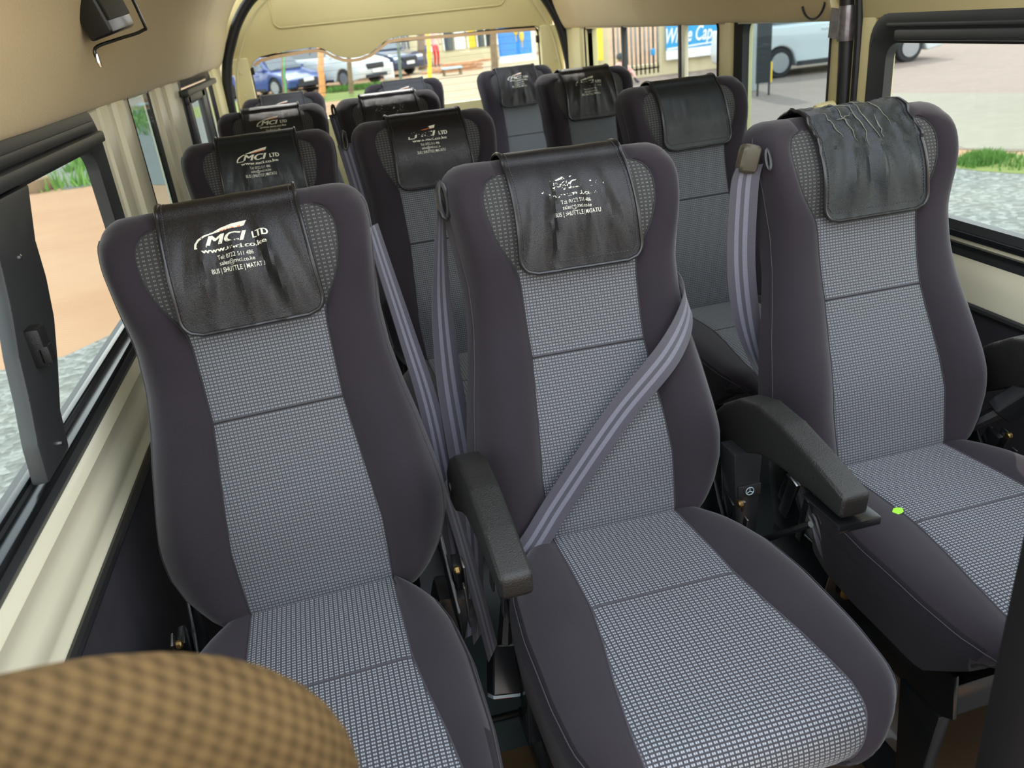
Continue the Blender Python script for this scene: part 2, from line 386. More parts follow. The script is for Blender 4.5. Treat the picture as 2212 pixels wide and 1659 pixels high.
def build_backrest(parent):
    bl, ins, br, bk = backrest_rows()
    def P(row, s): return [PB(x, s, d) for x, d in row]
    def U(row, s): return [(x, s) for x, d in row]
    b = MB(); loop = []; uvs = []
    kt = ROWS.index(SINS)
    b.grid([P(r, s) for r, s in zip(bl, ROWS)], [U(r, s) for r, s in zip(bl, ROWS)])
    b.grid([P(r, s) for r, s in zip(br, ROWS)], [U(r, s) for r, s in zip(br, ROWS)])
    full = [[r[-1]] + k + [l[0]] for r, k, l in zip(br, bk, bl)]
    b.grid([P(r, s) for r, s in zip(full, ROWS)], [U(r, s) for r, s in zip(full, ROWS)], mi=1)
    b.grid([P(r, s) for r, s in zip(ins[kt:], ROWS[kt:])], [U(r, s) for r, s in zip(ins[kt:], ROWS[kt:])])
    bo = b.build('backrest', [M['fabric'], M['fabric_side']], parent)
    p = MB(); p.grid([P(r, s) for r, s in zip(ins[:kt + 1], ROWS[:kt + 1])], [U(r, s) for r, s in zip(ins[:kt + 1], ROWS[:kt + 1])])
    po = p.build('backrest_panel', [M['pattern_back'], M['pattern_top']], parent)
    for pl in po.data.polygons:
        c = pl.center; ss = (c.y * SR + (c.z - ZC) * CR_)
        if ss > .43: pl.material_index = 1
    sm = MB()
    for sg in (-1, 1):
        seam_tube(sm, [PB(sg * interp(WI, s), s, dfront(s, interp(WI, s)) - .0018) for s in ROWS[2:kt + 1]], .0013)
    seam_tube(sm, [PB(x, .29, dfront(.29, x) + .0001) for x in linspace(-.093, .093, 21)], .0014)
    seam_tube(sm, [PB(x, SINS, dfront(SINS, x) - .0005) for x in linspace(-.1, .1, 17)], .001)
    sm.build('seam', M['seam'], po)
    for sg in (-1, 1):
        pts = []
        for s in ROWS[4:-5]:
            W, I = wo(s), interp(WI, s); x = I + (W - I) * .93; pts.append(PB(sg * x, s, dfront(s, x) - .0002))
        s2 = MB(); seam_tube(s2, pts, .0007); s2.build('side_seam', M['seam_light'], bo)
    return bo
WC = [(-.04, .125), (0, .142), (.03, .175), (.06, .195), (.12, .212), (.2, .22), (.32, .219), (.385, .213), (.42, .202), (.45, .185), (.48, .161), (.51, .138), (.55, .115)]
WCI = [(-.04, .1), (0, .106), (.18, .109), (.25, .118), (.32, .13), (.4, .140), (.44, .139), (.48, .126), (.51, .114), (.55, .098)]
RF = .05
def cpath(v):
    if v <= .405: return Vector((0, -v, ZC + .010 * math.sin(PI * max(0, min(1, (v + .02) / .44))))), Vector((0, 0, 1))
    a = (v - .405) / RF; return Vector((0, -.405 - RF * math.sin(a), ZC - RF + RF * math.cos(a))), Vector((0, -math.sin(a), math.cos(a)))
def ctop(v, x):
    W, I = interp(WC, v), interp(WCI, v); a = abs(x); h = 0
    if a > I:
        q = min(1, (a - I) / (W - I)); h = .007 * math.sin(PI * min(1, q * 1.15))
        if q > .6: h -= .03 * (1 - math.sqrt(max(0, 1 - ((q - .6) / .4) ** 2)))
    return h
def PC(v, x, extra=0):
    c, n = cpath(v); return c + n * (ctop(v, x) + extra) + Vector((x, 0, 0))
CV = linspace(-.04, .405, 30) + linspace(.412, .405 + RF * R(150), 16)
def build_cushion(parent, rcut=0):
    b = MB(); p = MB()
    R_, L_, I_ = [], [], []; Ur, Ul, Ui = [], [], []
    for v in CV:
        W, I = interp(WC, v), interp(WCI, v); dep = .112 if v < .34 else max(.045, .112 - (v - .34) * .9)
        ri = [PC(v, I * u, -.002 if abs(u) == 1 else 0) for u in IC]; I_.append(ri); Ui.append([(I * u, v) for u in IC])
        for sg, A, Uv in ((1, R_, Ur), (-1, L_, Ul)):
            c, n = cpath(v); W = interp(WC, v); row = []
            for q in linspace(0, 1, 9):
                pt = PC(v, sg * (I + (W - I) * q), -.002 if q == 0 else 0)
                if sg > 0: pt.x -= rcut * q
                row.append(pt)
            if sg > 0: W -= rcut
            row += [c + n * (-.03 - max(.004, dep - .03) * t) + Vector((sg * (W - .004 * t + .002 * math.sin(PI * t)), 0, 0)) for t in (.15, .4, .7, .9, 1)]
            row.append(c + n * (-dep - .004) + Vector((sg * (W - .03), 0, 0)))
            A.append(row); Uv.append([(sg * (I + (W - I) * q), v) for q in linspace(0, 1, 9)] + [(sg * (W + .03 + (dep - .03) * t), v) for t in (.15, .4, .7, .9, 1)] + [(sg * W, v)])
    b.grid(R_, Ur); b.grid(L_, Ul)
    b.grid([[l[-1], r[-1]] for l, r in zip(L_, R_)])
    bo = b.build('seat_cushion', [M['fabric'], M['fabric_side']], parent)
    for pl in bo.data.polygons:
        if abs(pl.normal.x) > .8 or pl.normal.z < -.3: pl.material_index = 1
    p.grid(I_, Ui); po = p.build('cushion_panel', M['pattern'], parent)
    sm = MB()
    for sg in (-1, 1): seam_tube(sm, [PC(v, sg * interp(WCI, v), -.0012) for v in CV[1:]], .0012)
    seam_tube(sm, [PC(.185, x, .0002) for x in linspace(-.109, .109, 21)], .001)
    sm.build('seam', M['seam_light'], po)
    for sg in (-1, 1):
        s2 = MB(); seam_tube(s2, [PC(v, sg * (interp(WCI, v) + (interp(WC, v) - interp(WCI, v)) * .93), .0001) - V3((rcut * .93 if sg > 0 else 0, 0, 0)) for v in CV[4:]], .0007)
        s2.build('side_seam', M['seam_light'], bo)
ARM_TOP = [(.10, .555), (.055, .60), (.005, .632), (-.05, .646), (-.115, .642), (-.19, .626), (-.265, .606)]
ARM_BOT = [(-.262, .570), (-.20, .572), (-.13, .572), (-.06, .563), (.0, .535), (.05, .505), (.095, .50)]
def build_armrest(parent, x, tray=False):
    b = MB(); b.prism(ARM_TOP + ARM_BOT, 0, x - .0215, x + .0215, bev=.009, seg=3)
    a = b.build('armrest', M['armpad'], parent)
    c = MB(); c.lathe([(.004, x - .0245), (.012, x - .0235), (.012, x - .02)], (0, .07, .54), 'x', 16); c.build('pivot_cap', M['plastic_smooth'], a)
    if tray:
        t = MB(); t.box((x + .010, -.220, .560), (.064, .085, .005), bev=.002); t.box((x + .010, -.261, .556), (.064, .006, .012), bev=.002)
        t.build('support_plate', M['steel_black'], a)
    return a
def build_base(parent):
    b = MB()
    for sg in (-1, 1):
        b.prism([(.08, .335), (.09, .26), (.06, .245), (-.34, .245), (-.37, .265), (-.36, .335)], 0, sg * .17 - .004, sg * .17 + .004, bev=.002)
        b.box((sg * .15, -.15, .018), (.05, .46, .03), bev=.004)
    b.box((0, -.34, .28), (.33, .03, .06), bev=.004); b.box((0, .04, .25), (.33, .03, .05), bev=.004)
    b.build('seat_frame', M['steel_black'], parent)
    for sg in (-1, 1):
        for y in (-.31, .01):
            l = MB(); l.prism([(y - .04, .25), (y + .04, .25), (y + .018, .03), (y - .018, .03)], 0, sg * .165 - .012, sg * .165 + .012, bev=.003)
            l.build('leg', M['steel_black'], parent)
    for sg in (-1, 1):
        h = MB(); h.prism([(.055, .52), (.085, .50), (.07, .40), (.05, .33), (-.03, .33), (-.035, .38), (.01, .44)], 0, sg * .192 - .003, sg * .192 + .003, bev=.0015)
        h.box((sg * .203, .0, .43), (.012, .03, .06), Matrix.Rotation(R(20), 3, 'X'), bev=.002)
        ho = h.build('hinge_bracket', M['steel_black'], parent)
        g = MB(); g.box((sg * .212, -.012, .425), (.004, .022, .085), Matrix.Rotation(R(18), 3, 'X'), bev=.0015); g.box((sg * .205, -.045, .40), (.003, .012, .09), Matrix.Rotation(R(10), 3, 'X'), bev=.001)
        g.build('lever_plate', M['steel'], ho)
        k = MB(); k.lathe([(.005, sg * .196), (.0065, sg * .198), (.0065, sg * .203), (.003, sg * .206)], (0, -.04, .465), 'x', 10); k.build('bolt', M['brass'], ho)

# headrest covers ----------------------------------------------------
def cover_path():
    """profile (s, d) from the bottom front edge over the top to the back"""
    pts = []
    for i in range(60):
        s = .418 + (STOP + .004 - .418) * i / 59 * 1.0
        ss = min(s, STOP); pts.append((s, dfront(ss, 0) + .006 * (1 if s < .57 else 1)))
    front = [(s, d) for s, d in pts if s <= .585]
    th = [(.585 + .021 * math.sin(a), MID + (front[-1][1] - MID) * math.cos(a)) for a in linspace(0, PI, 14)[1:]]
    back = [(s, MID - .056 * kk(s) - .0) for s in linspace(.575, .47, 14)]
    return front + th[:-1] + back
CP = cover_path()
def resample(pts, n):
    L = [0]
    for a, b in zip(pts, pts[1:]): L.append(L[-1] + math.hypot(a[0] - b[0], a[1] - b[1]))
    out = []
    for i in range(n):
        t = L[-1] * i / (n - 1); k = 0
        while k < len(L) - 2 and L[k + 1] < t: k += 1
        f = (t - L[k]) / max(1e-9, L[k + 1] - L[k]); out.append((pts[k][0] + (pts[k + 1][0] - pts[k][0]) * f, pts[k][1] + (pts[k + 1][1] - pts[k][1]) * f))
    return out, L[-1]
NV = 64; CPR, CL = resample(CP, NV); HW = .0945
SFRONT = [(s, d) for s, d in CP if True][:50]
def cov(u, v, cp):
    """u in -1..1 across, v in 0..1 along the drape; cp: wrinkle seed, skew, flare"""
    i = min(NV - 2, int(v * (NV - 1))); f = v * (NV - 1) - i
    s = CPR[i][0] * (1 - f) + CPR[i + 1][0] * f; d = CPR[i][1] * (1 - f) + CPR[i + 1][1] * f
    a, b = CPR[max(i - 1, 0)], CPR[min(i + 2, NV - 1)]; ts, td = b[0] - a[0], b[1] - a[1]; l = math.hypot(ts, td) or 1; ns, nd = -td / l, ts / l
    low = max(0, 1 - v / .42)
    hw = HW * (1 + .055 * low * low)
    r = .16   # rounded lower corners
    x = u * hw
    dist = v * CL
    rr = .026
    if dist < rr:
        lim = hw - rr + math.sqrt(max(0, rr * rr - (rr - dist) ** 2)); x = u * lim
    x += cp['skew'] * low + cp['dx']
    seed = cp['seed']; wr = 0
    env = math.exp(-((v - .19) / .13) ** 2) * (1 - abs(u) ** 4)
    for k, (u0, sl, am) in enumerate(cp['folds']):
        uu = u - (u0 + sl * (.35 - v)); wr += am * 1.5 * math.exp(-(uu / .075) ** 2)
    wr *= env
    wr += .0012 * noise.noise(Vector((u * 2.2 + seed, v * 6, seed))) * (1 - abs(u) ** 6)
    cz = cp.get('crack', 0)
    if cz and v > .3 and v < .75:
        n1 = noise.noise(Vector((u * 3.1 + 5, v * 9, 2.0))); n2 = noise.noise(Vector((u * 7 + 1, v * 16, 7.0)))
        wr += cz * (1 - abs(n1)) ** 6 * .004 + cz * (1 - abs(n2)) ** 8 * .002
    lift = .005 * low + .002
    return PB(x, s + ns * (wr + lift) * -1 if False else s, 0) * 0 + PB(x, s + ns * (wr + lift) * SGN, d + nd * (wr + lift) * SGN)
SGN = 1
_a = CPR[2]; _b = CPR[4]; _l = math.hypot(_b[0] - _a[0], _b[1] - _a[1])
if (_b[0] - _a[0]) / _l < 0: SGN = -1     # on the front the normal must point to +d
def v_of_s(s):
    best = 0
    for i, (a, d) in enumerate(CPR):
        if d > MID and abs(a - s) < abs(CPR[best][0] - s): best = i
    i = best
    j = i + 1 if CPR[i][0] < s else i - 1
    j = max(0, min(NV - 1, j)); den = CPR[j][0] - CPR[i][0]
    f = (s - CPR[i][0]) / den if abs(den) > 1e-9 else 0
    return (i + f * (j - i)) / (NV - 1)
def cover_point(x, s, cp, off):
    """a point lying `off` above the cover's face at lateral x (m) and height s"""
    v = v_of_s(s); p0 = cov((x) / HW, v, cp); e = .01
    pu = cov(x / HW + e, v, cp) - cov(x / HW - e, v, cp); pv = cov(x / HW, v + e, cp) - cov(x / HW, v - e, cp)
    n = pu.cross(pv).normalized()
    if n.y > 0: n = -n
    return p0 + n * off
def text_mesh(txt, size, bold=0, shear=0, sx=1.0):
    cv = bpy.data.curves.new('t', 'FONT'); cv.body = txt; cv.size = size; cv.offset = bold; cv.shear = shear; cv.resolution_u = 3
    ob = bpy.data.objects.new('t', cv); col.objects.link(ob); dg = bpy.context.evaluated_depsgraph_get()
    me = bpy.data.meshes.new_from_object(ob.evaluated_get(dg)); vs = [(v.co.x * sx, v.co.y) for v in me.vertices]; fs = [tuple(p.vertices) for p in me.polygons]
    bpy.data.objects.remove(ob); bpy.data.curves.remove(cv); bpy.data.meshes.remove(me)
    return vs, fs
TXT = {}
def fit_text(key, txt, x0, x1, sbase, caph, bold=0, shear=0):
    vs, fs = text_mesh(txt, 1.0, bold, shear); X = [v[0] for v in vs]; cap = .7
    a, b = min(X), max(X); TXT[key] = ([(x0 + (x - a) / (b - a) * (x1 - x0), sbase + y * caph / cap) for x, y in vs], fs)
fit_text('mci', 'MCI', -.038, .016, .5335, .0132, 0, .3)
fit_text('ltd', 'LTD', .0245, .0455, .5345, .0090, 0, 0)
fit_text('www', 'www.mci.co.ke', -.045, .0415, .5235, .0064, 0, 0)
fit_text('tel', 'Tel: 0722 511 486', -.0265, .021, .5130, .0056, .0, 0)
fit_text('sal', 'sales@mci.co.ke', -.0255, .021, .5050, .0056, .0, 0)
fit_text('bus', 'BUS | SHUTTLE | MATATU', -.0385, .0325, .4955, .0062, .004, 0)
for k_, e_ in (('mci', .0022), ('ltd', .0012), ('www', .0009)):
    v_, f_ = TXT[k_]; n_ = len(v_); TXT[k_] = (v_ + [(x + e_, y) for x, y in v_] + [(x + e_ / 2, y) for x, y in v_], f_ + [tuple(i + n_ for i in f) for f in f_] + [tuple(i + 2 * n_ for i in f) for f in f_])
def swoosh():
    # thin arc on the left, thick wedge to the right
    up, lo = [], []
    P = [(-.0535, .5330), (-.052, .5385), (-.047, .5435), (-.038, .5475), (-.026, .5505), (-.014, .5545), (0, .5575), (.012, .5592), (.0215, .5602)]
    Q = [(-.0505, .5330), (-.049, .5375), (-.045, .5415), (-.037, .5455), (-.025, .5487), (-.014, .5498), (-.002, .5512), (.008, .5518), (.0165, .5528)]
    vs = P + Q; n = len(P); fs = [(i, i + 1, n + i + 1, n + i) for i in range(n - 1)]
    vs2 = vs + [(-.0535, .5330), (-.0535, .5316), (-.037, .5316), (-.037, .5330)]; b = len(vs)
    return vs2, fs + [(b, b + 1, b + 2, b + 3)]
TXT['sw'] = swoosh()
TXT['or'] = ([(-.018, .5500), (-.004, .5525), (.008, .5535), (.019, .5545), (.0165, .5528), (.008, .5516), (-.002, .5508), (-.014, .5496)], [(0, 1, 6, 7), (1, 2, 5, 6), (2, 3, 4, 5)])
def make_cover(name, cp, seat_loc, seat_rz, label, leather_mat, prints=None, recdelta=0):
    root = empty(name, seat_loc, seat_rz, label, 'headrest cover', 'headrest covers on the passenger seats')
    NU = 40
    us = linspace(-1, 1, NU); vsn = linspace(0, 1, 84)
    mb = MB(); top = [[cov(u, v, cp) for u in us] for v in vsn]
    mb.grid(top, [[(u * HW, v * CL) for u in us] for v in vsn])
    mb.build('leather_sheet', leather_mat, root)
    edge = [cov(-1, v, cp) for v in vsn[::-1]] + [cov(u, 0, cp) for u in us[1:-1]] + [cov(1, v, cp) for v in vsn]
    pm = MB(); pm.tube(edge, .0030, 8); pm.build('piping', M['piping'], root)
    inner = [cov(-.925, v, cp) for v in vsn[:4:-1]] + [cov(u, .036, cp) for u in linspace(-.87, .87, 30)] + [cov(.925, v, cp) for v in vsn[5:]]
    st = MB(); L = 0; acc = []
    off = Vector((0, -.0007, .0003)); P = [p + off for p in inner]
    dense = smooth_pts(P, 3)
    for i in range(0, len(dense) - 2, 3): st.tube(dense[i:i + 3], .00055, 5)
    st.build('stitching', M['seam_light'], root)
    if prints:
        def pr(keys, mat, nm):
            b = MB()
            for k in keys:
                vs, fs = TXT[k]; b.add([cover_point(x + cp.get('tx', 0), s, cp, .0010 if 'or' in keys else .0006) for x, s in vs], fs, [(x, s) for x, s in vs])
            o = b.build(nm, mat, root, smooth=False); return o
        pr(['mci', 'ltd', 'sw', 'www'], prints[0], 'printed_logo'); pr(['or'], prints[1], 'printed_flash'); pr(['tel', 'sal', 'bus'], prints[2], 'printed_text')
    if cp.get('crack'):
        t = MB(); rnd = random.Random(4)
        for u0, v0, u1, v1 in ((-.35, .5, -.28, .30), (-.1, .56, -.02, .28), (.02, .52, .18, .29), (.34, .58, .5, .36), (-.62, .46, -.5, .33), (-.5, .56, -.05, .49), (.02, .50, .36, .55), (-.1, .44, -.45, .42), (.3, .42, .26, .31)):
            pts = []
            for k in range(15):
                f = k / 14; u = u0 + (u1 - u0) * f + .05 * noise.noise(Vector((f * 4, u0 * 9, 1))); v = v0 + (v1 - v0) * f + .018 * noise.noise(Vector((f * 5, v0 * 9, 4)))
                pts.append(cov(u, v, cp) + Vector((0, -.0006, .0006)))
            t.tube(pts, [.0002 + .0009 * math.sin(PI * k / 14) * (.6 + .6 * rnd.random()) for k in range(15)], 5)
        t.build('tear', M['tear'], root)
    return root

# ------------------------------------------------------------------ seats in place
# key: (x, y, z offset, scale)
SEATS = {
 'L1': (-.4685, -.0164), 'M1': (0, 0), 'R1': (.5191, .0181),
 'L2': (-.4938, .8172), 'M2': (-.096, .8311), 'R2': (.5964, .8553),
 'L3': (-.4955, 1.6543), 'M3': (-.1091, 1.6678), 'R3': (.5974, 1.6925),
 'L4': (-.49, 2.62), 'M4': (.044, 2.62), 'R4': (.563, 2.62)}
RZ = R(2.0)
SLAB = {
 'L1': 'grey and charcoal seat beside the large left window, front row',
 'M1': 'grey and charcoal seat crossed by a fastened diagonal belt, front row',
 'R1': 'grey and charcoal seat under the cracked headrest cover, beside the big right window',
 'L2': 'grey and charcoal seat directly behind the front left window seat',
 'M2': 'grey and charcoal seat directly behind the belted middle seat',
 'R2': 'charcoal single seat across the aisle in the second row, blank-looking cover',
 'L3': 'grey and charcoal seat in the third row beside the left rear side window',
 'M3': 'charcoal seat in the third row next to the left window seat, very worn print',
 'R3': 'pale-lit single seat in the third row under the blue sign outside',
 'L4': 'rearmost left seat, only its top showing against the blue car',
 'M4': 'rearmost middle seat, only its top showing below the white car',
 'R4': 'rearmost right seat in front of the blue poster, pale grey panel'}
proto = empty('passenger_seat', (0, 0, 0), 0)
build_backrest(proto); build_cushion(proto); build_base(proto)
left_seat = empty('passenger_seat', (0, 0, 0), 0)
build_backrest(left_seat); build_cushion(left_seat, .033); build_base(left_seat)
def copy_tree(o, parent=None):
    c = o.copy(); col.objects.link(c); c.parent = parent
    for ch in list(o.children): copy_tree(ch, c)
    return c
SO = {}
TILT = {'L1': R(-1.3), 'M1': R(1.2), 'R1': R(.6)}
for i, (k, (x, y)) in enumerate(SEATS.items()):
    o = left_seat if i == 0 else proto if i == 1 else copy_tree(proto)
    z = -.02 if k[1] == '4' else 0
    tl = TILT.get(k, 0); o.location = (x - .45 * math.sin(tl), y, z); o.rotation_euler = (0, tl, RZ); o.scale = (1 if k[1] == '1' else .94, 1, 1); tag(o, SLAB[k], 'seat', 'bus seats in four rows'); SO[k] = o
for k in ('M1', 'M2', 'M3'):
    build_armrest(SO[k], -.228); build_armrest(SO[k], .236, k == 'M1')
build_armrest(SO['R1'], .236); build_armrest(SO['R2'], .236)
# ------------------------------------------------------------------ covers in place
def folds(rnd, n=6, am=.0034):
    out = []
    for i in range(n):
        u0 = -.75 + 1.5 * (i + .5) / n + rnd.uniform(-.07, .07); out.append((u0, u0 * 1.5 + rnd.uniform(-.1, .1), am * rnd.uniform(.5, 1.2) * (1 if i % 2 else -.55)))
    return out
WHITE, ORG = (222, 222, 204), (226, 120, 70)
def cparams(seed, am=.0034, skew=0, dx=0, n=6, **kw):
    r = random.Random(seed); d = dict(seed=seed * 1.7, folds=folds(r, n, am), skew=skew, dx=dx); d.update(kw); return d
def pm(i, thr, org=.4, thr2=None, scale=260):
    return (worn('worn_print_%d' % i, WHITE, thr, i * 3.1, scale), worn('worn_flash_%d' % i, ORG, org, i * 2.3), worn('worn_text_%d' % i, WHITE, thr2 if thr2 is not None else thr, i * 1.9, scale))
CV_ = {
 'L1': (cparams(3, .0075, .004, -.004, 7), M['leather'], pm(1, .57, .82, .50, 420), 'black leather headrest cover over the front left window seat, speckled white print'),
 'M1': (cparams(5, .0075, .004, .0, 7, tx=.004), M['leather'], pm(2, .86, .95, .58), 'black leather headrest cover over the seat with the diagonal belt, mostly rubbed-off print'),
 'R1': (cparams(8, .0065, .008, .0, 6, crack=1), M['leather_teal'], None, 'cracked and torn black leather headrest cover without print'),
 'L2': (cparams(11, .005, .002, 0, 5), M['leather_teal'], pm(4, .35, .3), 'black leather headrest cover with crisp white print and orange flash, second row by left wall'),
 'M2': (cparams(13, .0010, .004, .002, 4), M['leather'], pm(5, .70, .72, .6), 'black leather headrest cover with half-worn print, behind the belted seat'),
 'R2': (cparams(17, .0014, .010, 0, 4), M['leather_teal'], pm(6, 1.02, 1.2, .98), 'dark headrest cover with almost no print left, single seat across the aisle'),
 'L3': (cparams(19, .0020, 0, 0, 5), M['leather'], pm(7, .30, .3), 'black leather headrest cover with bright print and orange flash, third row left'),
 'M3': (cparams(23, .0022, .004, 0, 5), M['leather'], pm(8, .80, 1.1, .74), 'black headrest cover with broken worn letters, third row next to left seat'),
 'R3': (cparams(29, .007, .004, .0, 6), M['leather'], pm(9, .76, .9, .6), 'shiny black headrest cover with patchy print, third row right seat'),
 'L4': (cparams(31, .0012, 0, 0, 5), M['leather'], pm(10, .30, .3), 'rearmost left headrest cover showing only an orange flash above the seat in front'),
 'M4': (cparams(37, .0012, 0, 0, 5), M['leather'], pm(11, .55, .5), 'rearmost middle headrest cover, only its top edge visible'),
 'R4': (cparams(41, .007, 0, 0, 6), M['leather'], pm(12, .40, .3), 'glossy creased headrest cover with full print on the rearmost right seat')}
for k, (cp, lm, prn, lab) in CV_.items():
    x, y = SEATS[k]; tl = TILT.get(k, 0); hc = make_cover('headrest_cover', cp, (x - .45 * math.sin(tl), y, -.02 if k[1] == '4' else 0), RZ, lab, lm, prn); hc.rotation_euler = (0, tl, RZ); hc.scale = (1 if k[1] == '1' else .96, 1, 1)

# ------------------------------------------------------------------ seat belts
def ribbon(mb, pts, sides, width=.046, n=8, nu=8, bow=.0):
    """pts: centres; sides: lateral unit-ish vectors"""
    P = smooth_pts(pts, n); S = smooth_pts(sides, n); rows = []; uvs = []; L = 0
    for i, (p, s_) in enumerate(zip(P, S)):
        if i: L += (P[i] - P[i - 1]).length
        t = (P[min(i + 1, len(P) - 1)] - P[max(i - 1, 0)]).normalized(); nn = s_.cross(t).normalized()
        rows.append([p + s_ * (u - .5) * width + nn * bow * math.sin(PI * u) for u in linspace(0, 1, nu)]); uvs.append([(u, L) for u in linspace(0, 1, nu)])
    mb.grid(rows, uvs)
    rows2 = []
    for i, r in enumerate(rows):
        t = (P[min(i + 1, len(P) - 1)] - P[max(i - 1, 0)]).normalized(); nn = S[i].cross(t).normalized(); rows2.append([q + nn * .0013 for q in r])
    mb.grid(rows2, uvs)
    for j in (0, -1): mb.grid([[a[j], b[j]] for a, b in zip(rows, rows2)])
V = Vector
def ring_guide(mb, c, r=.014, w=.004):
    mb.tube([V(c) + V((r * .35 * math.cos(a), r * .5 * math.sin(a), r * math.sin(a) * 1.4)) for a in linspace(0, 2 * PI, 13)[:-1]], w, 8, closed=True)
GB = 'seat belts of the passenger seats'
# diagonal belt over the middle seat
b1 = empty('seat_belt', (.19, .15, .78), 0, 'grey webbing belt lying diagonally across the middle front-row seat', 'seat belt', GB)
mb = MB(); o = V((.19, .15, .78)); sd_ = V((.66, .0, -.75))
ribbon(mb, [V(p) - o for p in ((.168, .21, .80), (.178, .150, .785), (.172, .098, .760), (.12, .052, .710), (.02, .022, .632), (-.09, -.010, .524), (-.150, -.026, .458), (-.195, -.01, .405))],
       [V((0, .66, -.75)), V((.05, .60, -.75)), V((.45, .25, -.78)), sd_, sd_, sd_, sd_, V((.7, -.1, -.7))], .050)
mb.build('webbing', M['web'], b1)
mb = MB(); ring_guide(mb, (-.05, .085, .03)); mb.build('belt_guide', M['plastic_smooth'], b1)
# belt at the left of the middle seat
b2 = empty('seat_belt', (-.195, .17, .97), 0, 'grey webbing belt hanging down the left side of the belted middle seat', 'seat belt', GB)
o = V((-.195, .17, .97)); mb = MB()
ribbon(mb, [V(p) - o for p in ((-.188, .185, .965), (-.197, .19, .90), (-.208, .195, .80), (-.214, .185, .68), (-.214, .16, .57), (-.214, .13, .48), (-.225, .11, .35), (-.235, .10, .20))],
       [V((.35, .7, 0)), V((.5, .6, 0)), V((.75, .45, 0)), V((.95, .3, 0)), V((1, .1, 0)), V((1, .05, 0)), V((.8, .5, 0)), V((.6, .8, 0))], .046)
mb.build('webbing', M['web'], b2)
mb = MB(); ring_guide(mb, (.008, .0, .0), .018, .0045); mb.build('belt_guide', M['plastic_smooth'], b2)
# belt at the right of the left seat
b3 = empty('seat_belt', (-.293, .16, .93), 0, 'grey webbing belt hanging down the right side of the front left window seat', 'seat belt', GB)
o = V((-.293, .16, .93)); mb = MB()
ribbon(mb, [V(p) - o for p in ((-.298, .16, .95), (-.288, .165, .88), (-.272, .17, .77), (-.256, .165, .65), (-.250, .155, .53), (-.249, .14, .42), (-.252, .10, .28), (-.262, .06, .24))],
       [V((.45, .7, 0)), V((.5, .65, 0)), V((.6, .5, 0)), V((.72, .4, 0)), V((.8, .3, 0)), V((.9, .2, 0)), V((.9, .2, 0)), V((.9, .3, 0))], .046)
ribbon(mb, [V(p) - o for p in ((-.252, .12, .52), (-.240, .10, .42), (-.228, .08, .30), (-.222, .03, .22))], [V((.5, .8, 0))] * 4, .046)
mb.build('webbing', M['web'], b3)
mb = MB(); mb.box((.01, -.09, -.63), (.06, .07, .10), Matrix.Rotation(R(15), 3, 'Y'), bev=.012); mb.build('retractor_housing', M['plastic_smooth'], b3)
# belt at the left of the right seat
b4 = empty('seat_belt', (.30, .17, .97), 0, 'grey webbing belt hanging from the left shoulder of the seat with the cracked cover', 'seat belt', GB)
o = V((.30, .17, .97)); mb = MB()
ribbon(mb, [V(p) - o for p in ((.310, .165, .955), (.302, .165, .92), (.302, .17, .80), (.318, .175, .69), (.338, .165, .61), (.355, .14, .555))],
       [V((1, .1, 0)), V((1, 0, 0)), V((.98, -.1, 0)), V((.95, -.1, 0)), V((.75, .3, 0)), V((.4, .6, 0))], .05, bow=.004)
ribbon(mb, [V(p) - o for p in ((.352, .15, .60), (.366, .125, .50), (.385, .09, .38), (.405, .06, .28), (.44, .04, .18))], [V((.8, .5, 0)), V((.6, .6, 0)), V((.6, .5, 0)), V((.6, .5, 0)), V((.5, .5, 0))], .046)
mb.build('webbing', M['web'], b4)
mb = MB(); mb.rbox((.010, .0, -.004), (.034, .026, .046), .012, Matrix.Rotation(R(14), 3, 'Y'), seg=3); gd = mb.build('belt_guide', simple('guide_plastic', (70, 66, 54), .4), b4)
mb = MB(); ring_guide(mb, (.034, -.018, -.006), .011, .003); mb.build('guide_ring', M['plastic_smooth'], gd)
mb = MB(); mb.box((.052, -.04, -.40), (.012, .03, .05), Matrix.Rotation(R(35), 3, 'Y'), bev=.003); mb.box((.046, -.045, -.43), (.003, .018, .04), Matrix.Rotation(R(35), 3, 'Y')); mb.build('latch_tongue', M['steel_black'], b4)
# anchor of that belt beside the cushion
b5 = empty('belt_anchor', (.335, -.10, .36), 0, 'bunched belt webbing with zinc anchor bolt left of the right front-row cushion', 'belt anchor')
mb = MB()
for q in range(3):
    ribbon(mb, [V((-.030 + q * .008, .03, .07)), V((-.012 + q * .010, .012, .02)), V((.004 + q * .004, -.006, -.02))], [V((.3, .8, 0)), V((.8, .5, .1)), V((.3, .4, 0))], .03)
mb.build('webbing', M['web'], b5)
mb = MB(); mb.lathe([(.004, -.03), (.016, -.028), (.016, -.022), (.009, -.02), (.009, -.012)], (.012, 0, -.045), 'y', 14); mb.build('bolt', M['brass'], b5)
mb = MB(); mb.prism([(-.02, -.01), (.025, -.015), (.04, -.08), (.03, -.14), (-.02, -.14), (-.03, -.06)], 1, -.018, -.010, bev=.002); mb.build('anchor_plate', M['steel_black'], b5)
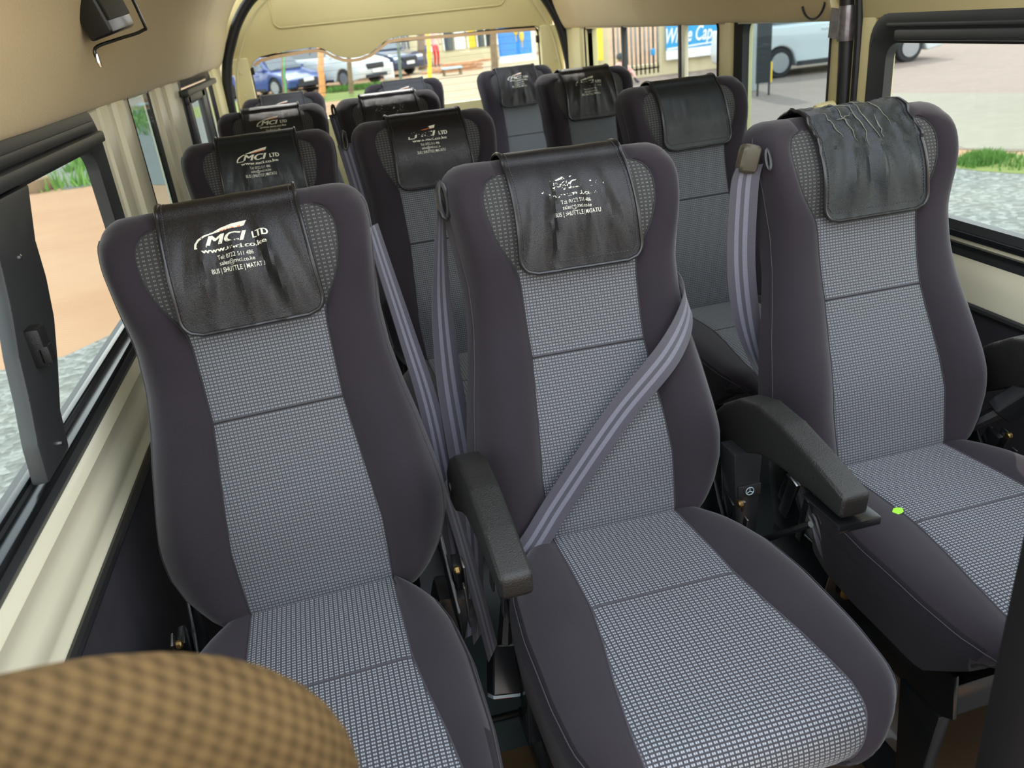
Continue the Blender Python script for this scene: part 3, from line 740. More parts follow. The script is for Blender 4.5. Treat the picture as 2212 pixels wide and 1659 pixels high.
# white-grey belts on the seats further back
for k, lab in (('L2', 'pale belt hanging right of the second-row left seat'), ('L3', 'pale belt hanging right of the third-row left seat')):
    x, y = SEATS[k]; bb = empty('seat_belt', (x + .205, y + .17, .95), 0, lab, 'seat belt', GB); mb = MB()
    ribbon(mb, [V((-.01, .01, .02)), V((.005, .0, -.1)), V((.02, .0, -.25)), V((.03, -.02, -.42)), V((.03, -.04, -.6))], [V((.8, .4, 0))] * 5, .046)
    mb.build('webbing', M['web'], bb); mb = MB(); ring_guide(mb, (-.01, 0, .03), .014, .004); mb.build('belt_guide', M['plastic_smooth'], bb)
# buckles
def buckle(loc, rot, label, red=True):
    r_ = empty('belt_buckle', loc, 0, label, 'buckle'); r_.rotation_euler = rot
    mb = MB(); mb.rbox((0, 0, 0), (.058, .03, .085), .007, seg=3); mb.build('buckle_body', M['plastic_smooth'], r_)
    mb = MB(); mb.rbox((0, -.002, .043), (.054, .026, .010), .003); mb.build('buckle_rim', M['grey_plastic'], r_)
    mb = MB(); mb.rbox((0, -.008, .047), (.036, .012, .008), .002)
    mb.build('release_button', M['red'], r_)
    mb = MB(); mb.tube([(0, 0, -.04), (0, .01, -.12), (0, .03, -.22)], [.014, .011, .011], 8); mb.build('stalk', M['plastic'], r_)
    return r_
buckle((.752, .005, .520), (R(28), R(38), R(10)), 'black belt buckle with red release button right of the right front-row seat')
buckle((-.205, .04, .17), (R(150), R(20), R(10)), 'black belt buckle dangling upside down between the two left front-row seats')
# plastic post and recline rod right of middle seat
bx = empty('recliner_housing', (.22, 0, .36), 0, 'tall black plastic housing with round embossed mark right of the belted seat', 'seat hardware')
mb = MB(); mb.prism([(-.024, .185), (.026, .185), (.02, .03), (.03, -.03), (-.004, -.035), (-.018, .05)], 1, -.02, .03, bev=.004); mb.build('housing', M['plastic_smooth'], bx)
mb = MB(); mb.rbox((.003, -.022, .115), (.040, .004, .022), .0015); mb.build('raised_label', M['plastic'], bx)
mb = MB(); mb.tube([(.003 + .007 * math.cos(a), -.0245, .115 + .007 * math.sin(a)) for a in linspace(0, 2 * PI, 15)[:-1]], .0008, 5, closed=True)
for a in (90, 210, 330): mb.tube([(.003, -.0245, .115), (.003 + .006 * math.cos(R(a)), -.0245, .115 + .006 * math.sin(R(a)))], .0007, 4)
mb.build('round_emblem', M['grey_plastic'], bx)
rd = empty('recline_rod', (.2, -.03, .37), 0, 'thin bent glossy black rod under the armrest right of the belted seat', 'seat hardware')
mb = MB(); mb.tube(smooth_pts([(.002, .0, .012), (.014, -.03, .030), (.030, -.075, .072), (.050, -.125, .119)], 6), .0052, 8); mb.build('rod', M['steel_black'], rd)
# leaf
mb = MB(); lp = [(0, 0), (.003, .004), (.008, .0055), (.013, .004), (.018, 0), (.013, -.004), (.008, -.005), (.003, -.003)]
mb.add([(x, y, .0012 * math.sin(x * 170)) for x, y in lp] + [(x, y, .0012 * math.sin(x * 170) - .0006) for x, y in lp], [tuple(range(8)), tuple(range(15, 7, -1))] + [(i, (i + 1) % 8, 8 + (i + 1) % 8, 8 + i) for i in range(8)])
lf = mb.build('leaf', M['leaf']); lf.location = (.398, -.146, .4635); lf.rotation_euler = (R(8), 0, R(25)); lf.scale = (1.35, 1.35, 1.35); tag(lf, 'tiny bright green leaf lying on the right front-row seat cushion', 'leaf')

# ------------------------------------------------------------------ van shell
XL, XR, YF, YB = -.76, .90, -.62, 3.16
ZS, ZB, ZT = .578, .706, 1.128        # carpet top, sill, window top
mb = MB(); mb.box((.07, 1.3, -.02), (1.72, 3.9, .04)); struct('floor', mb, M['floor'], 'dark grey-green rubber van floor')
mb = MB(); mb.box((.07, -.27, .003), (1.66, .56, .006))
for i in range(12):
    for j in range(2):
        mb.lathe([(.017, .006), (.015, .011), (.008, .014), (.001, .015)], (.16 + i * .042, -.30 - j * .045 + .008 * (i % 2), 0), 'z', 12)
mt = mb.build('floor_mat', M['vinyl']); tag(mt, 'glossy brown vinyl mat with raised round studs on the floor', 'floor mat')
mb = MB(); mb.box((-.18, .09, .004), (.34, .012, .008), bev=.002); st_ = struct('trim_1', mb, M['steel_black'], 'dark floor joint strip')
def profile_wall(side):
    sg = 1 if side > 0 else -1
    X = XR if side > 0 else XL
    def off(pr): return [(X - sg * a, z) for a, z in pr]
    cream = [(.0, .712), (.002, .704), (.010, .698), (.014, .688), (.010, .672), (.009, .655), (.014, .642), (.016, .622), (.012, .608), (.011, .598), (.016, .588), (.018, .576), (-.05, .576), (-.05, .712)]
    if side > 0: cream = [(.0, .712), (.002, .68), (.004, .664), (.008, .65), (.012, .62), (.014, .576), (-.05, .576), (-.05, .712)]
    mb = MB(); mb.prism(off(cream), 1, YF, YB); return mb
for nm, side in (('left', -1), ('right', 1)):
    X = XR if side > 0 else XL; sg = side
    w_ = struct('wall_' + nm, profile_wall(side), M['cream'], 'cream painted side panel below the windows')
    mb = MB(); mb.prism([(X - sg * .022, .578), (X + sg * .05, .578), (X + sg * .05, -.0), (X - sg * .012, -.0)], 1, YF, YB); mb.build('lower_carpet', M['carpet'], w_)
    mb = MB(); mb.tube([(X - sg * .022, YF, .578), (X - sg * .022, YB, .578)], .008, 8); mb.build('carpet_edge', M['rubber'], w_)
    mb = MB(); mb.prism([(X, ZT - .006), (X + sg * .06, ZT - .006), (X + sg * .02, ZT + .2), (X - sg * .06, ZT + .2)], 1, YF if side < 0 else .86, YB); mb.build('roof_rail', M['cream'], w_)
# pillars: rounded and stepped cream posts between windows
def pillar(nm, side, y0, y1, mat, lab, ribs=()):
    X = XR if side > 0 else XL; sg = side
    dp_ = .018 if side < 0 else .055; mb = MB(); mb.prism([(X - sg * .0, y0), (X + sg * dp_, y0), (X + sg * dp_, y1), (X - sg * .0, y1)], 2, .70, ZT + .01, bev=.006)
    o = struct(nm, mb, mat, lab, )
    for a, b, d in ribs:
        mb = MB(); mb.prism([(X + sg * .01, a), (X - sg * d, a + .012), (X - sg * d, b - .012), (X + sg * .01, b)], 2, .70, ZT, bev=.003); mb.build('pillar_rib', mat, o)
    return o
pillar('trim_2', -1, .70, 1.045, M['cream'], 'cream pillar behind the big left window', [(.73, .82, .006), (.86, .96, .010)])
pillar('trim_3', -1, 1.285, 1.81, M['cream'], 'cream pillar ahead of the left rear side window', [(1.34, 1.44, .008), (1.5, 1.66, .008)])
pillar('trim_4', -1, 2.65, 3.16, M['cream_trim'], 'cream corner pillar behind the left rear side window', [(2.70, 2.86, .012)])
pillar('trim_5', 1, 1.345, 1.475, M['cream_trim'], 'cream pillar between the two right rear windows', [(1.36, 1.42, .008)])
pillar('trim_6', 1, 2.79, 3.16, M['cream_trim'], 'cream corner pillar behind the right rear side window', [(2.84, 2.98, .012)])
pillar('trim_7', 1, .825, .875, M['cream_trim'], 'narrow cream door pillar on the right')
# sliding door panel on the right: cream header and jamb around the big window
mb = MB(); X = XR
mb.prism([(X, .70), (X + .06, .70), (X + .06, .78), (X, .78)], 2, .58, 1.20, bev=.003)
mb.prism([(X, 1.125), (X + .06, 1.125), (X + .02, 1.5), (X - .05, 1.5)], 1, YF, .80, bev=.004)
struct('door_1', mb, M['cream_trim'], 'cream inner skin of the sliding door')
# belt anchor cap on that pillar
an = empty('anchor_cover', (.872, .80, .925), 0, 'rounded cream plastic belt anchor cap on the right door pillar', 'anchor cap')
mb = MB(); mb.lathe([(.004, -.05), (.016, -.046), (.021, -.03), (.022, .0)], (0, 0, 0), 'x', 20); mb.build('cap', M['cream_trim'], an)
# window units -------------------------------------------------------
def window_unit(nm, side, y0, y1, z0, z1, gy0, gy1, gz0, gz1, r, gr, fm, lab, gm='glass', depth=.03, frame_in=.006):
    """black ring frame with rounded glass opening; glass set outside"""
    X = XR if side > 0 else XL; sg = side; root = empty(nm, (0, 0, 0)); root['kind'] = 'structure'; root['label'] = lab
    A = rrect(y0, y1, z0, z1, r); B = rrect(gy0, gy1, gz0, gz1, gr); n = len(A)
    xin = X - sg * frame_in; xm = X + sg * .008; xo = X + sg * depth
    Am = [(a[0] * .75 + b[0] * .25, a[1] * .75 + b[1] * .25) for a, b in zip(A, B)]
    Bm = [(a[0] * .3 + b[0] * .7, a[1] * .3 + b[1] * .7) for a, b in zip(A, B)]
    rows = [[V((xo, *p)) for p in A], [V((xin + sg * .004, *p)) for p in A], [V((xin, *p)) for p in Am], [V((xm - sg * .004, *p)) for p in Bm], [V((xm, *p)) for p in B], [V((xo, *p)) for p in B]]
    m_ = MB(); m_.grid(rows, closed=True); m_.build('window_frame', fm, root)
    g = MB(); g.prism(rrect(gy0 - .004, gy1 + .004, gz0 - .004, gz1 + .004, gr), 0, X + sg * (depth - .008), X + sg * (depth - .004)); g.build('glass', M[gm], root, smooth=False)
    return root
W1 = window_unit('window_1', -1, -.62, .697, .700, 1.128, -.60, .665, .752, 1.058, .05, .04, M['frame'], 'large black framed sliding side window on the left')
W2 = window_unit('window_2', -1, 1.03, 1.30, .700, 1.140, 1.045, 1.262, .72, 1.135, .01, .008, M['rubber'], 'narrow fixed window pane on the left', 'glass_tint', depth=.008, frame_in=.002)
W3 = window_unit('window_3', -1, 1.80, 2.665, .700, 1.135, 1.83, 2.64, .74, 1.10, .05, .04, M['rubber'], 'left rear side window with small sliding sash', depth=.012, frame_in=.004)
W4 = window_unit('window_4', 1, -.62, .712, .660, 1.135, -.60, .664, .733, 1.074, .06, .035, M['frame'], 'large black framed window in the right sliding door')
W5 = window_unit('window_5', 1, .862, 1.36, .66, 1.145, .868, 1.325, .70, 1.14, .02, .05, M['rubber'], 'fixed window pane behind the right door', 'glass_tint')
W6 = window_unit('window_6', 1, 1.46, 2.805, .66, 1.14, 1.475, 2.79, .70, 1.122, .03, .02, M['rubber'], 'right rear side window with two slim dividers')
# sliding track and divider post of window 1
mb = MB(); mb.box((XL + .012, .02, 1.082), (.022, 1.26, .020), bev=.005); mb.box((XL + .004, .02, 1.104), (.012, 1.26, .012), bev=.002); mb.build('slide_track', M['frame'], W1)
mb = MB(); mb.box((XL - .004, .05, .738), (.03, 1.3, .012), bev=.002); mb.box((XL - .012, .05, .752), (.01, 1.3, .008), bev=.002); mb.build('lower_track', M['steel_black'], W1)
def div_post(parent, X, ys, w, name='sash_post', mat=None, d=.02):
    # ys: list of (z, y_right_edge)
    P = [(y, z) for z, y in ys]; L_ = [(y - ww, z) for (z, y), ww in zip(ys, w)]
    m_ = MB(); m_.prism(P + L_[::-1], 0, X - d * .4, X + d * .6, bev=.005); return m_.build(name, mat or M['frame'], parent)
dp = div_post(W1, XL + .008, [(1.068, .195), (1.0, .150), (.95, .142), (.90, .120), (.85, .078), (.80, .030), (.752, .014)], [.16, .135, .145, .150, .125, .10, .095])
mb = MB(); mb.rbox((XL + .026, .018, .895), (.022, .030, .05), .005); mb.rbox((XL + .034, .012, .885), (.014, .018, .024), .003); mb.build('window_latch', M['plastic'], W1)
for z, y in ((.995, .075), (.772, -.01)):
    mb = MB(); mb.lathe([(.004, 0), (.004, .002), (.002, .003)], (XL + .020, y, z), 'x', 8); mb.build('screw', M['chrome'], W1)
# left rear window: little sliding sash
SW = M['frame']
mb = MB(); mb.box((XL + .014, 2.2, 1.088), (.03, .84, .02), bev=.006); mb.build('slide_track', SW, W3)
for yy, ww in ((1.86, .05), (2.24, .10), (2.33, .02)):
    mb = MB(); mb.box((XL + .006, yy, .91), (.022, ww, .34), bev=.006); mb.build('sash_post', SW, W3)
mb = MB(); mb.box((XL + .006, 2.05, 1.065), (.022, .44, .03), bev=.006); mb.build('sash_rail', SW, W3)
# door window: track lines
mb = MB(); mb.box((XR - .010, .02, 1.092), (.016, 1.18, .022), bev=.005); mb.box((XR - .004, .04, 1.112), (.010, 1.22, .008), bev=.002); mb.build('slide_track', M['frame'], W4)
mb = MB(); mb.box((XR + .0, .03, .71), (.012, 1.24, .014), bev=.003); mb.box((XR - .004, .03, .69), (.01, 1.26, .008), bev=.002); mb.build('lower_track', M['steel_black'], W4)
for yy, mat in ((1.75, 'rubber'), (2.31, 'frame')):
    mb = MB(); mb.box((XR + .004, yy, .91), (.02, .018, .44), bev=.003); mb.build('window_divider', M[mat], W6)
mb = MB(); mb.box((XR + .006, 1.727, .91), (.016, .026, .44), bev=.003); mb.build('window_divider', M['cream'], W6)
# door seal: long black rubber, wrapped with tape
ds = empty('door_seal', (.885, .79, 0), 0, 'black rubber door seal running down beside the sliding door', 'door seal')
mb = MB(); mb.tube(smooth_pts([(-.03, 0, 1.45), (-.008, 0, 1.25), (.004, 0, 1.12), (.010, 0, .95), (.012, 0, .6), (.012, 0, .3)], 6), .017, 12); mb.tube(smooth_pts([(-.02, -.035, 1.45), (.0, -.035, 1.25), (.013, -.035, 1.12), (.016, -.035, .95), (.018, -.035, .3)], 6), .010, 10)
mb.build('seal', M['rubber'], ds)
tp = MB(); tp.lathe([(.0195, -.038), (.0205, -.02), (.0196, .0), (.0206, .018), (.0195, .038)], (.889, .79, 1.118), 'z', 16); tp.box((.878, .815, 1.118), (.003, .05, .066), Matrix.Rotation(R(6), 3, 'X')); to = tp.build('tape_wrap', M['tape']); tag(to, 'crumpled silver tape wrapped round the black door seal', 'tape')
# roof lining --------------------------------------------------------
def liner(y0, y1, name, lab, half, cut=99, lo=-99):
    cs = [(-.775, 1.150), (-.772, 1.136), (-.762, 1.127), (-.750, 1.129), (-.736, 1.150), (-.720, 1.185), (-.702, 1.23), (-.682, 1.29), (-.65, 1.345), (-.605, 1.405), (-.53, 1.47), (-.42, 1.52), (-.25, 1.555), (.07, 1.575)]
    if half == 'right': cs = [(.14 - x, z) for x, z in cs]
    pts = [p for p in smooth_pts([(x, 0, z) for x, z in cs], 4) if lo <= p.x <= cut]; m_ = MB(); ys = linspace(y0, y1, 24)
    m_.grid([[V((p.x, y, p.z + .0025 * noise.noise(V((p.x * 6, y * 3, p.z * 5))))) for p in pts] for y in ys])
    m_.grid([[V((p.x + (p.x - .07) * .03, y, p.z + .025)) for p in pts] for y in ys])
    return struct(name, m_, M['headliner'], lab)
liner(YF, 3.08, 'ceiling', 'tan felt roof lining sloping up from the left windows', 'left', cut=-.50)
liner(.0, 2.1, 'ceiling', 'tan felt roof lining, left of centre', 'left', lo=-.54)
liner(.84, 3.08, 'ceiling', 'tan felt roof lining above the right windows', 'right', lo=.64)
liner(.0, 2.1, 'ceiling', 'tan felt roof lining, right of centre', 'right', cut=.68)
liner(2.98, 3.08, 'ceiling', 'tan felt lining strip at the tailgate, left', 'left', lo=-.54)
liner(2.98, 3.08, 'ceiling', 'tan felt lining strip at the tailgate, right', 'right', cut=.68)
# round grommet lip on right lining near the door
mb = MB(); mb.tube([(.868 + .0 * a, .90 + .05 * math.cos(R(a)), 1.175 - .045 * math.sin(R(a))) for a in range(20, 180, 10)], .003, 6); tag(mb.build('lining_flap', M['rubber']), 'curved dark edge of a lining flap above the right door pillar', 'lining flap')
# rear end ------------------------------------------------------------
YR = 3.2
def arch(x, z): return (x, 3.11, z)
arc = [(-.752, .55), (-.750, .80), (-.746, 1.0), (-.722, 1.13), (-.680, 1.225), (-.63, 1.31), (-.556, 1.389), (-.45, 1.45), (-.3, 1.49), (.08, 1.51), (.46, 1.49), (.61, 1.45), (.72, 1.37), (.80, 1.28), (.862, 1.17), (.895, 1.05), (.913, .93), (.916, .8), (.918, .55)]
sl = empty('tailgate_seal', (0, 0, 0), 0, 'black rubber seal arching round the tailgate opening', 'door seal')
mb = MB(); mb.tube(smooth_pts([arch(*p) for p in arc], 5), .023, 12); mb.build('seal', M['rubber'], sl)
mb = MB(); mb.tube(smooth_pts([(x + (.034 if x < .07 else -.034), 3.14, z - .03) for x, z in arc], 5), .006, 8); mb.build('seal_lip', M['cream_trim'], sl)
tg = MB()
up = [(-.72, 1.62), (.86, 1.62)]
low = [(.86, 1.05), (.80, 1.135), (.77, 1.152), (.60, 1.158), (.35, 1.163), (.10, 1.172), (.035, 1.165), (-.01, 1.140), (-.06, 1.112), (-.11, 1.100), (-.145, 1.098), (-.19, 1.104), (-.235, 1.122), (-.275, 1.150), (-.305, 1.163), (-.36, 1.165), (-.50, 1.157), (-.575, 1.148), (-.61, 1.13), (-.63, 1.10), (-.72, 1.08)]
tg.prism(up + low, 1, YR - .012, YR + .03, bev=.004)
wr = struct('wall_rear', tg, M['tailgate'], 'cream tailgate trim above the rear window with a rounded lobe')
lo2 = [(x, z - .012 + (0 if -.3 < x < .04 else -.004)) for x, z in low[2:-2]]
mb = MB(); mb.prism([(x, z + .008) for x, z in lo2] + [(x, z - .007) for x, z in lo2[::-1]], 1, YR - .006, YR + .030); mb.build('trim_lip', M['peach'], wr)
mb = MB(); mb.tube([(x, YR - .014, z) for x, z in rrect(-.48, .62, 1.262, 1.46, .03)], .006, 8, closed=True); mb.build('pressed_groove', M['tailgate'], wr)
mb = MB(); mb.prism(rrect(-.478, .618, 1.266, 1.456, .028), 1, YR - .020, YR - .008, bev=.003); mb.build('raised_panel', M['tailgate'], wr)
for x0, x1, nm in ((-.735, -.632, 'left'), (.79, .905, 'right')):
    mb = MB(); mb.prism([(x0, .6), (x1, .6), (x1 - (.0 if x0 < 0 else 0), 1.15), (x0 + (.03 if x0 < 0 else 0), 1.15)], 1, YR - .02, YR + .03, bev=.008)
    o = struct('trim_8' if x0 < 0 else 'trim_9', mb, M['cream_trim'], 'cream pillar %s of the rear window' % nm)
    for z in (1.09, .99):
        m_ = MB(); m_.lathe([(.006, -.004), (.005, -.001)], ((x0 + x1) / 2 + .01, YR - .02, z), 'y', 10); m_.build('trim_clip', M['cream'], o)
mb = MB(); mb.box((.07, YR, .42), (1.66, .04, .84), bev=.004); struct('wall_rear_lower', mb, M['cream_trim'], 'cream tailgate below the rear window')
W7 = empty('window_7'); tag(W7, 'curved rear window with thin heater wires', kind='structure')
mb = MB(); mb.prism(rrect(-.66, .82, .80, 1.20, .05), 1, YR + .032, YR + .036); mb.build('glass', M['glass'], W7, smooth=False)
mb = MB(); mb.tube([(x, YR + .022, z) for x, z in rrect(-.632, .79, .82, 1.15, .04)], .006, 6, closed=True); mb.build('window_gasket', M['rubber'], W7)
wires = MB()
for i in range(10): wires.tube([(-.62 + 1.4 * k / 12, YR + .030, .86 + i * .032) for k in range(13)], .00045 if i != 3 else .0011, 4)
wires.build('heater_wire', M['wire'], W7)
for x in (-.625, .785):
    mb = MB(); mb.rbox((x, YR + .02, 1.09), (.02, .016, .035), .004); mb.build('wire_terminal', M['plastic'], W7)

# speaker on the left lining ------------------------------------------
sp = empty('speaker', (-.672, .55, 1.278), 0, 'small black wedge speaker hung on the left roof lining', 'speaker'); sp.rotation_euler = (R(6), R(-14), R(-8))
mb = MB(); mb.rbox((.005, .02, .045), (.042, .13, .16), .008, seg=3); mb.build('speaker_body', M['plastic_smooth'], sp)
gm = NT('speaker_mesh'); sx_ = gm.n('SeparateXYZ', i_0=gm.obj()); g1 = gm.math('SINE', gm.math('MULTIPLY', gm.math('ADD', sx_.outputs[1], sx_.outputs[2]), 2200.0)); g2 = gm.math('SINE', gm.math('MULTIPLY', gm.math('SUBTRACT', sx_.outputs[1], sx_.outputs[2]), 2200.0))
gm.base(gm.mix(gm.math('GREATER_THAN', gm.math('MULTIPLY', g1, g2), 0.0), lin((30, 30, 26)), lin((70, 70, 62)))); gm.set(Roughness=.6)
mb = MB(); mb.rbox((.028, .02, .05), (.006, .105, .13), .002); mb.build('speaker_grille', gm.m, sp)
mb = MB(); mb.tube(smooth_pts([(-.018, -.05, -.066), (-.012, -.05, -.044), (.012, .0, -.044), (.034, .075, -.046), (.040, .085, -.03), (.046, .088, .10)], 5), .0028, 8); mb.build('bracket', M['steel_black'], sp)
mb = MB(); mb.tube([(-.014, -.052, -.052), (-.017, -.053, -.062), (-.018, -.054, -.072)], [.003, .0045, .0028], 8); mb.build('bracket_hook', M['chrome'], sp)

# front seats right by the camera --------------------------------------
fs = empty('front_seat', (-.53, -.72, 0), 0, 'blurred brown woven seat back in the lower left foreground', 'seat')
def pillow(c, hw, hh, t, mat, name, parent, exp=3.2, uvs=1.0):
    m_ = MB(); n = 40; k = 20; rows = []; uv = []
    for i in range(k + 1):
        b = -PI / 2 + PI * i / k; row = []; ur = []
        for j in range(n):
            a = 2 * PI * j / n
            def se(v, e): return math.copysign(abs(v) ** (2 / e), v)
            x = hw * se(math.cos(b), exp) * se(math.cos(a), 2.6); y = t * se(math.cos(b), exp) * se(math.sin(a), 2.6); z = hh * se(math.sin(b), exp)
            row.append(V((c[0] + x, c[1] + y, c[2] + z))); ur.append((x + y * .8, z + y * .5))
        rows.append(row); uv.append(ur)
    m_.grid(rows, uv, closed=True); return m_.build(name, mat, parent)
pillow((.0, 0, .865), .150, .105, .05, M['brownseat'], 'headrest', fs, 2.3)
pillow((-.02, -.03, .50), .24, .30, .07, M['brownseat'], 'backrest', fs, 5)
fs2 = empty('front_seat', (.37, -.60, 0), 0, 'dark charcoal seat back edge at the lower right border', 'seat')
pillow((.0, 0, .62), .215, .42, .055, M['fabric_black'], 'backrest', fs2, 6)

# ------------------------------------------------------------------ outside
GZ = -.65
def flat(name, poly, z, mat, label=None, th=.02):
    m_ = MB(); m_.prism(poly, 2, GZ + z - th, GZ + z); return struct(name, m_, mat, label, smooth=False)
flat('ground_base', [(-60, -30), (90, -30), (90, 120), (-60, 120)], 0, M['dirt'], 'sandy red ground outside')
flat('ground_gravel_left', [(-1.1, -3), (-1.1, 4.6), (-2.15, 5.1), (-2.4, 4.75), (-3.2, 4.6), (-9, 4.2), (-9, -3)], .006, M['gravel'], 'grey gravel verge left of the van')
flat('ground_road_left', [(-2.6, 12.2), (-4.18, 13.5), (-4.6, 13.4), (-5.2, 14.4), (-30, 24), (-30, 60), (-4, 40), (-2.2, 24)], .006, M['asphalt'], 'grey road beyond the red dirt')
flat('ground_gravel_right', [(1.2, -3), (1.2, 7), (5.6, 6.6), (6.25, 6.4), (5.95, 5.8), (6.12, 5.45), (9, 2.2), (9, -3)], .006, M['gravel'], 'grey gravel right of the van')
flat('ground_grass_right', [(5.8, 6.3), (6.3, 6.5), (6.55, 6.7), (6.75, 6.1), (7.2, 5.4), (9, 3.6), (8.2, 2.9), (6.118, 5.40), (5.9, 5.8)], .010, M['grassg'], 'grass verge at the right')
flat('ground_pavers', [(2.2, 7.4), (6.5, 7.0), (6.75, 6.5), (7.3, 5.9), (10, 3.5), (50, -10), (60, 40), (12, 24), (6, 22)], .008, M['paver'], 'pinkish paved yard')
flat('ground_pavers_light', [(6.75, 7.7), (6.61, 6.85), (6.95, 6.4), (7.7, 5.8), (11.5, 3.6), (13, 7.2), (10.2, 9.87), (9.15, 11.8), (7.6, 10.5), (6.9, 8.9)], .012, M['paver2'], 'pale beige paved patch')
flat('ground_grass_rear', [(-9, 25.5), (3.6, 25.5), (2.9, 29.2), (-1, 30.4), (-9, 31)], .008, M['grassg'], 'grass strip behind the van')
flat('ground_sand_rear', [(2.2, 18), (9, 24), (12, 60), (5.5, 60), (3.2, 31)], .010, ground_mat('pale_sand', (226, 200, 164), (214, 180, 140), (236, 216, 184), 2, .4), 'pale sandy yard behind the van')
# grass blades
def tufts(name, spots, n, hmin, hmax, label, seed=1):
    rnd = random.Random(seed); m_ = MB()
    for k in range(n):
        (x0, y0, x1, y1, w_) = spots[rnd.randrange(len(spots))]; t = rnd.random(); x = x0 + (x1 - x0) * t + rnd.uniform(-w_, w_); y = y0 + (y1 - y0) * t + rnd.uniform(-w_, w_)
        h = rnd.uniform(hmin, hmax); a = rnd.uniform(0, 2 * PI); b = h * .12; lx, ly = rnd.uniform(-.4, .4) * h, rnd.uniform(-.4, .4) * h
        m_.add([(x - b * math.cos(a), y - b * math.sin(a), GZ), (x + b * math.cos(a), y + b * math.sin(a), GZ), (x + lx, y + ly, GZ + h)], [(0, 1, 2)])
    o = m_.build(name, M['blade'], smooth=False); return tag(o, label, 'grass', kind='stuff')
tufts('grass', [(6.05, 6.1, 6.5, 6.35, .17), (6.3, 6.0, 8.6, 3.6, .3)], 5000, .03, .10, 'bright green grass tufts beside the right gravel')
tufts('grass', [(.1, 29.6, 2.4, 29.0, .3)], 1600, .08, .26, 'green grass under the parked cars behind the van', 3)
tufts('grass', [(-6, 22, -6.5, 34, 1.3), (-4.7, 16, -5.2, 20, .5)], 4000, .06, .22, 'green weeds along the road left of the van', 5)

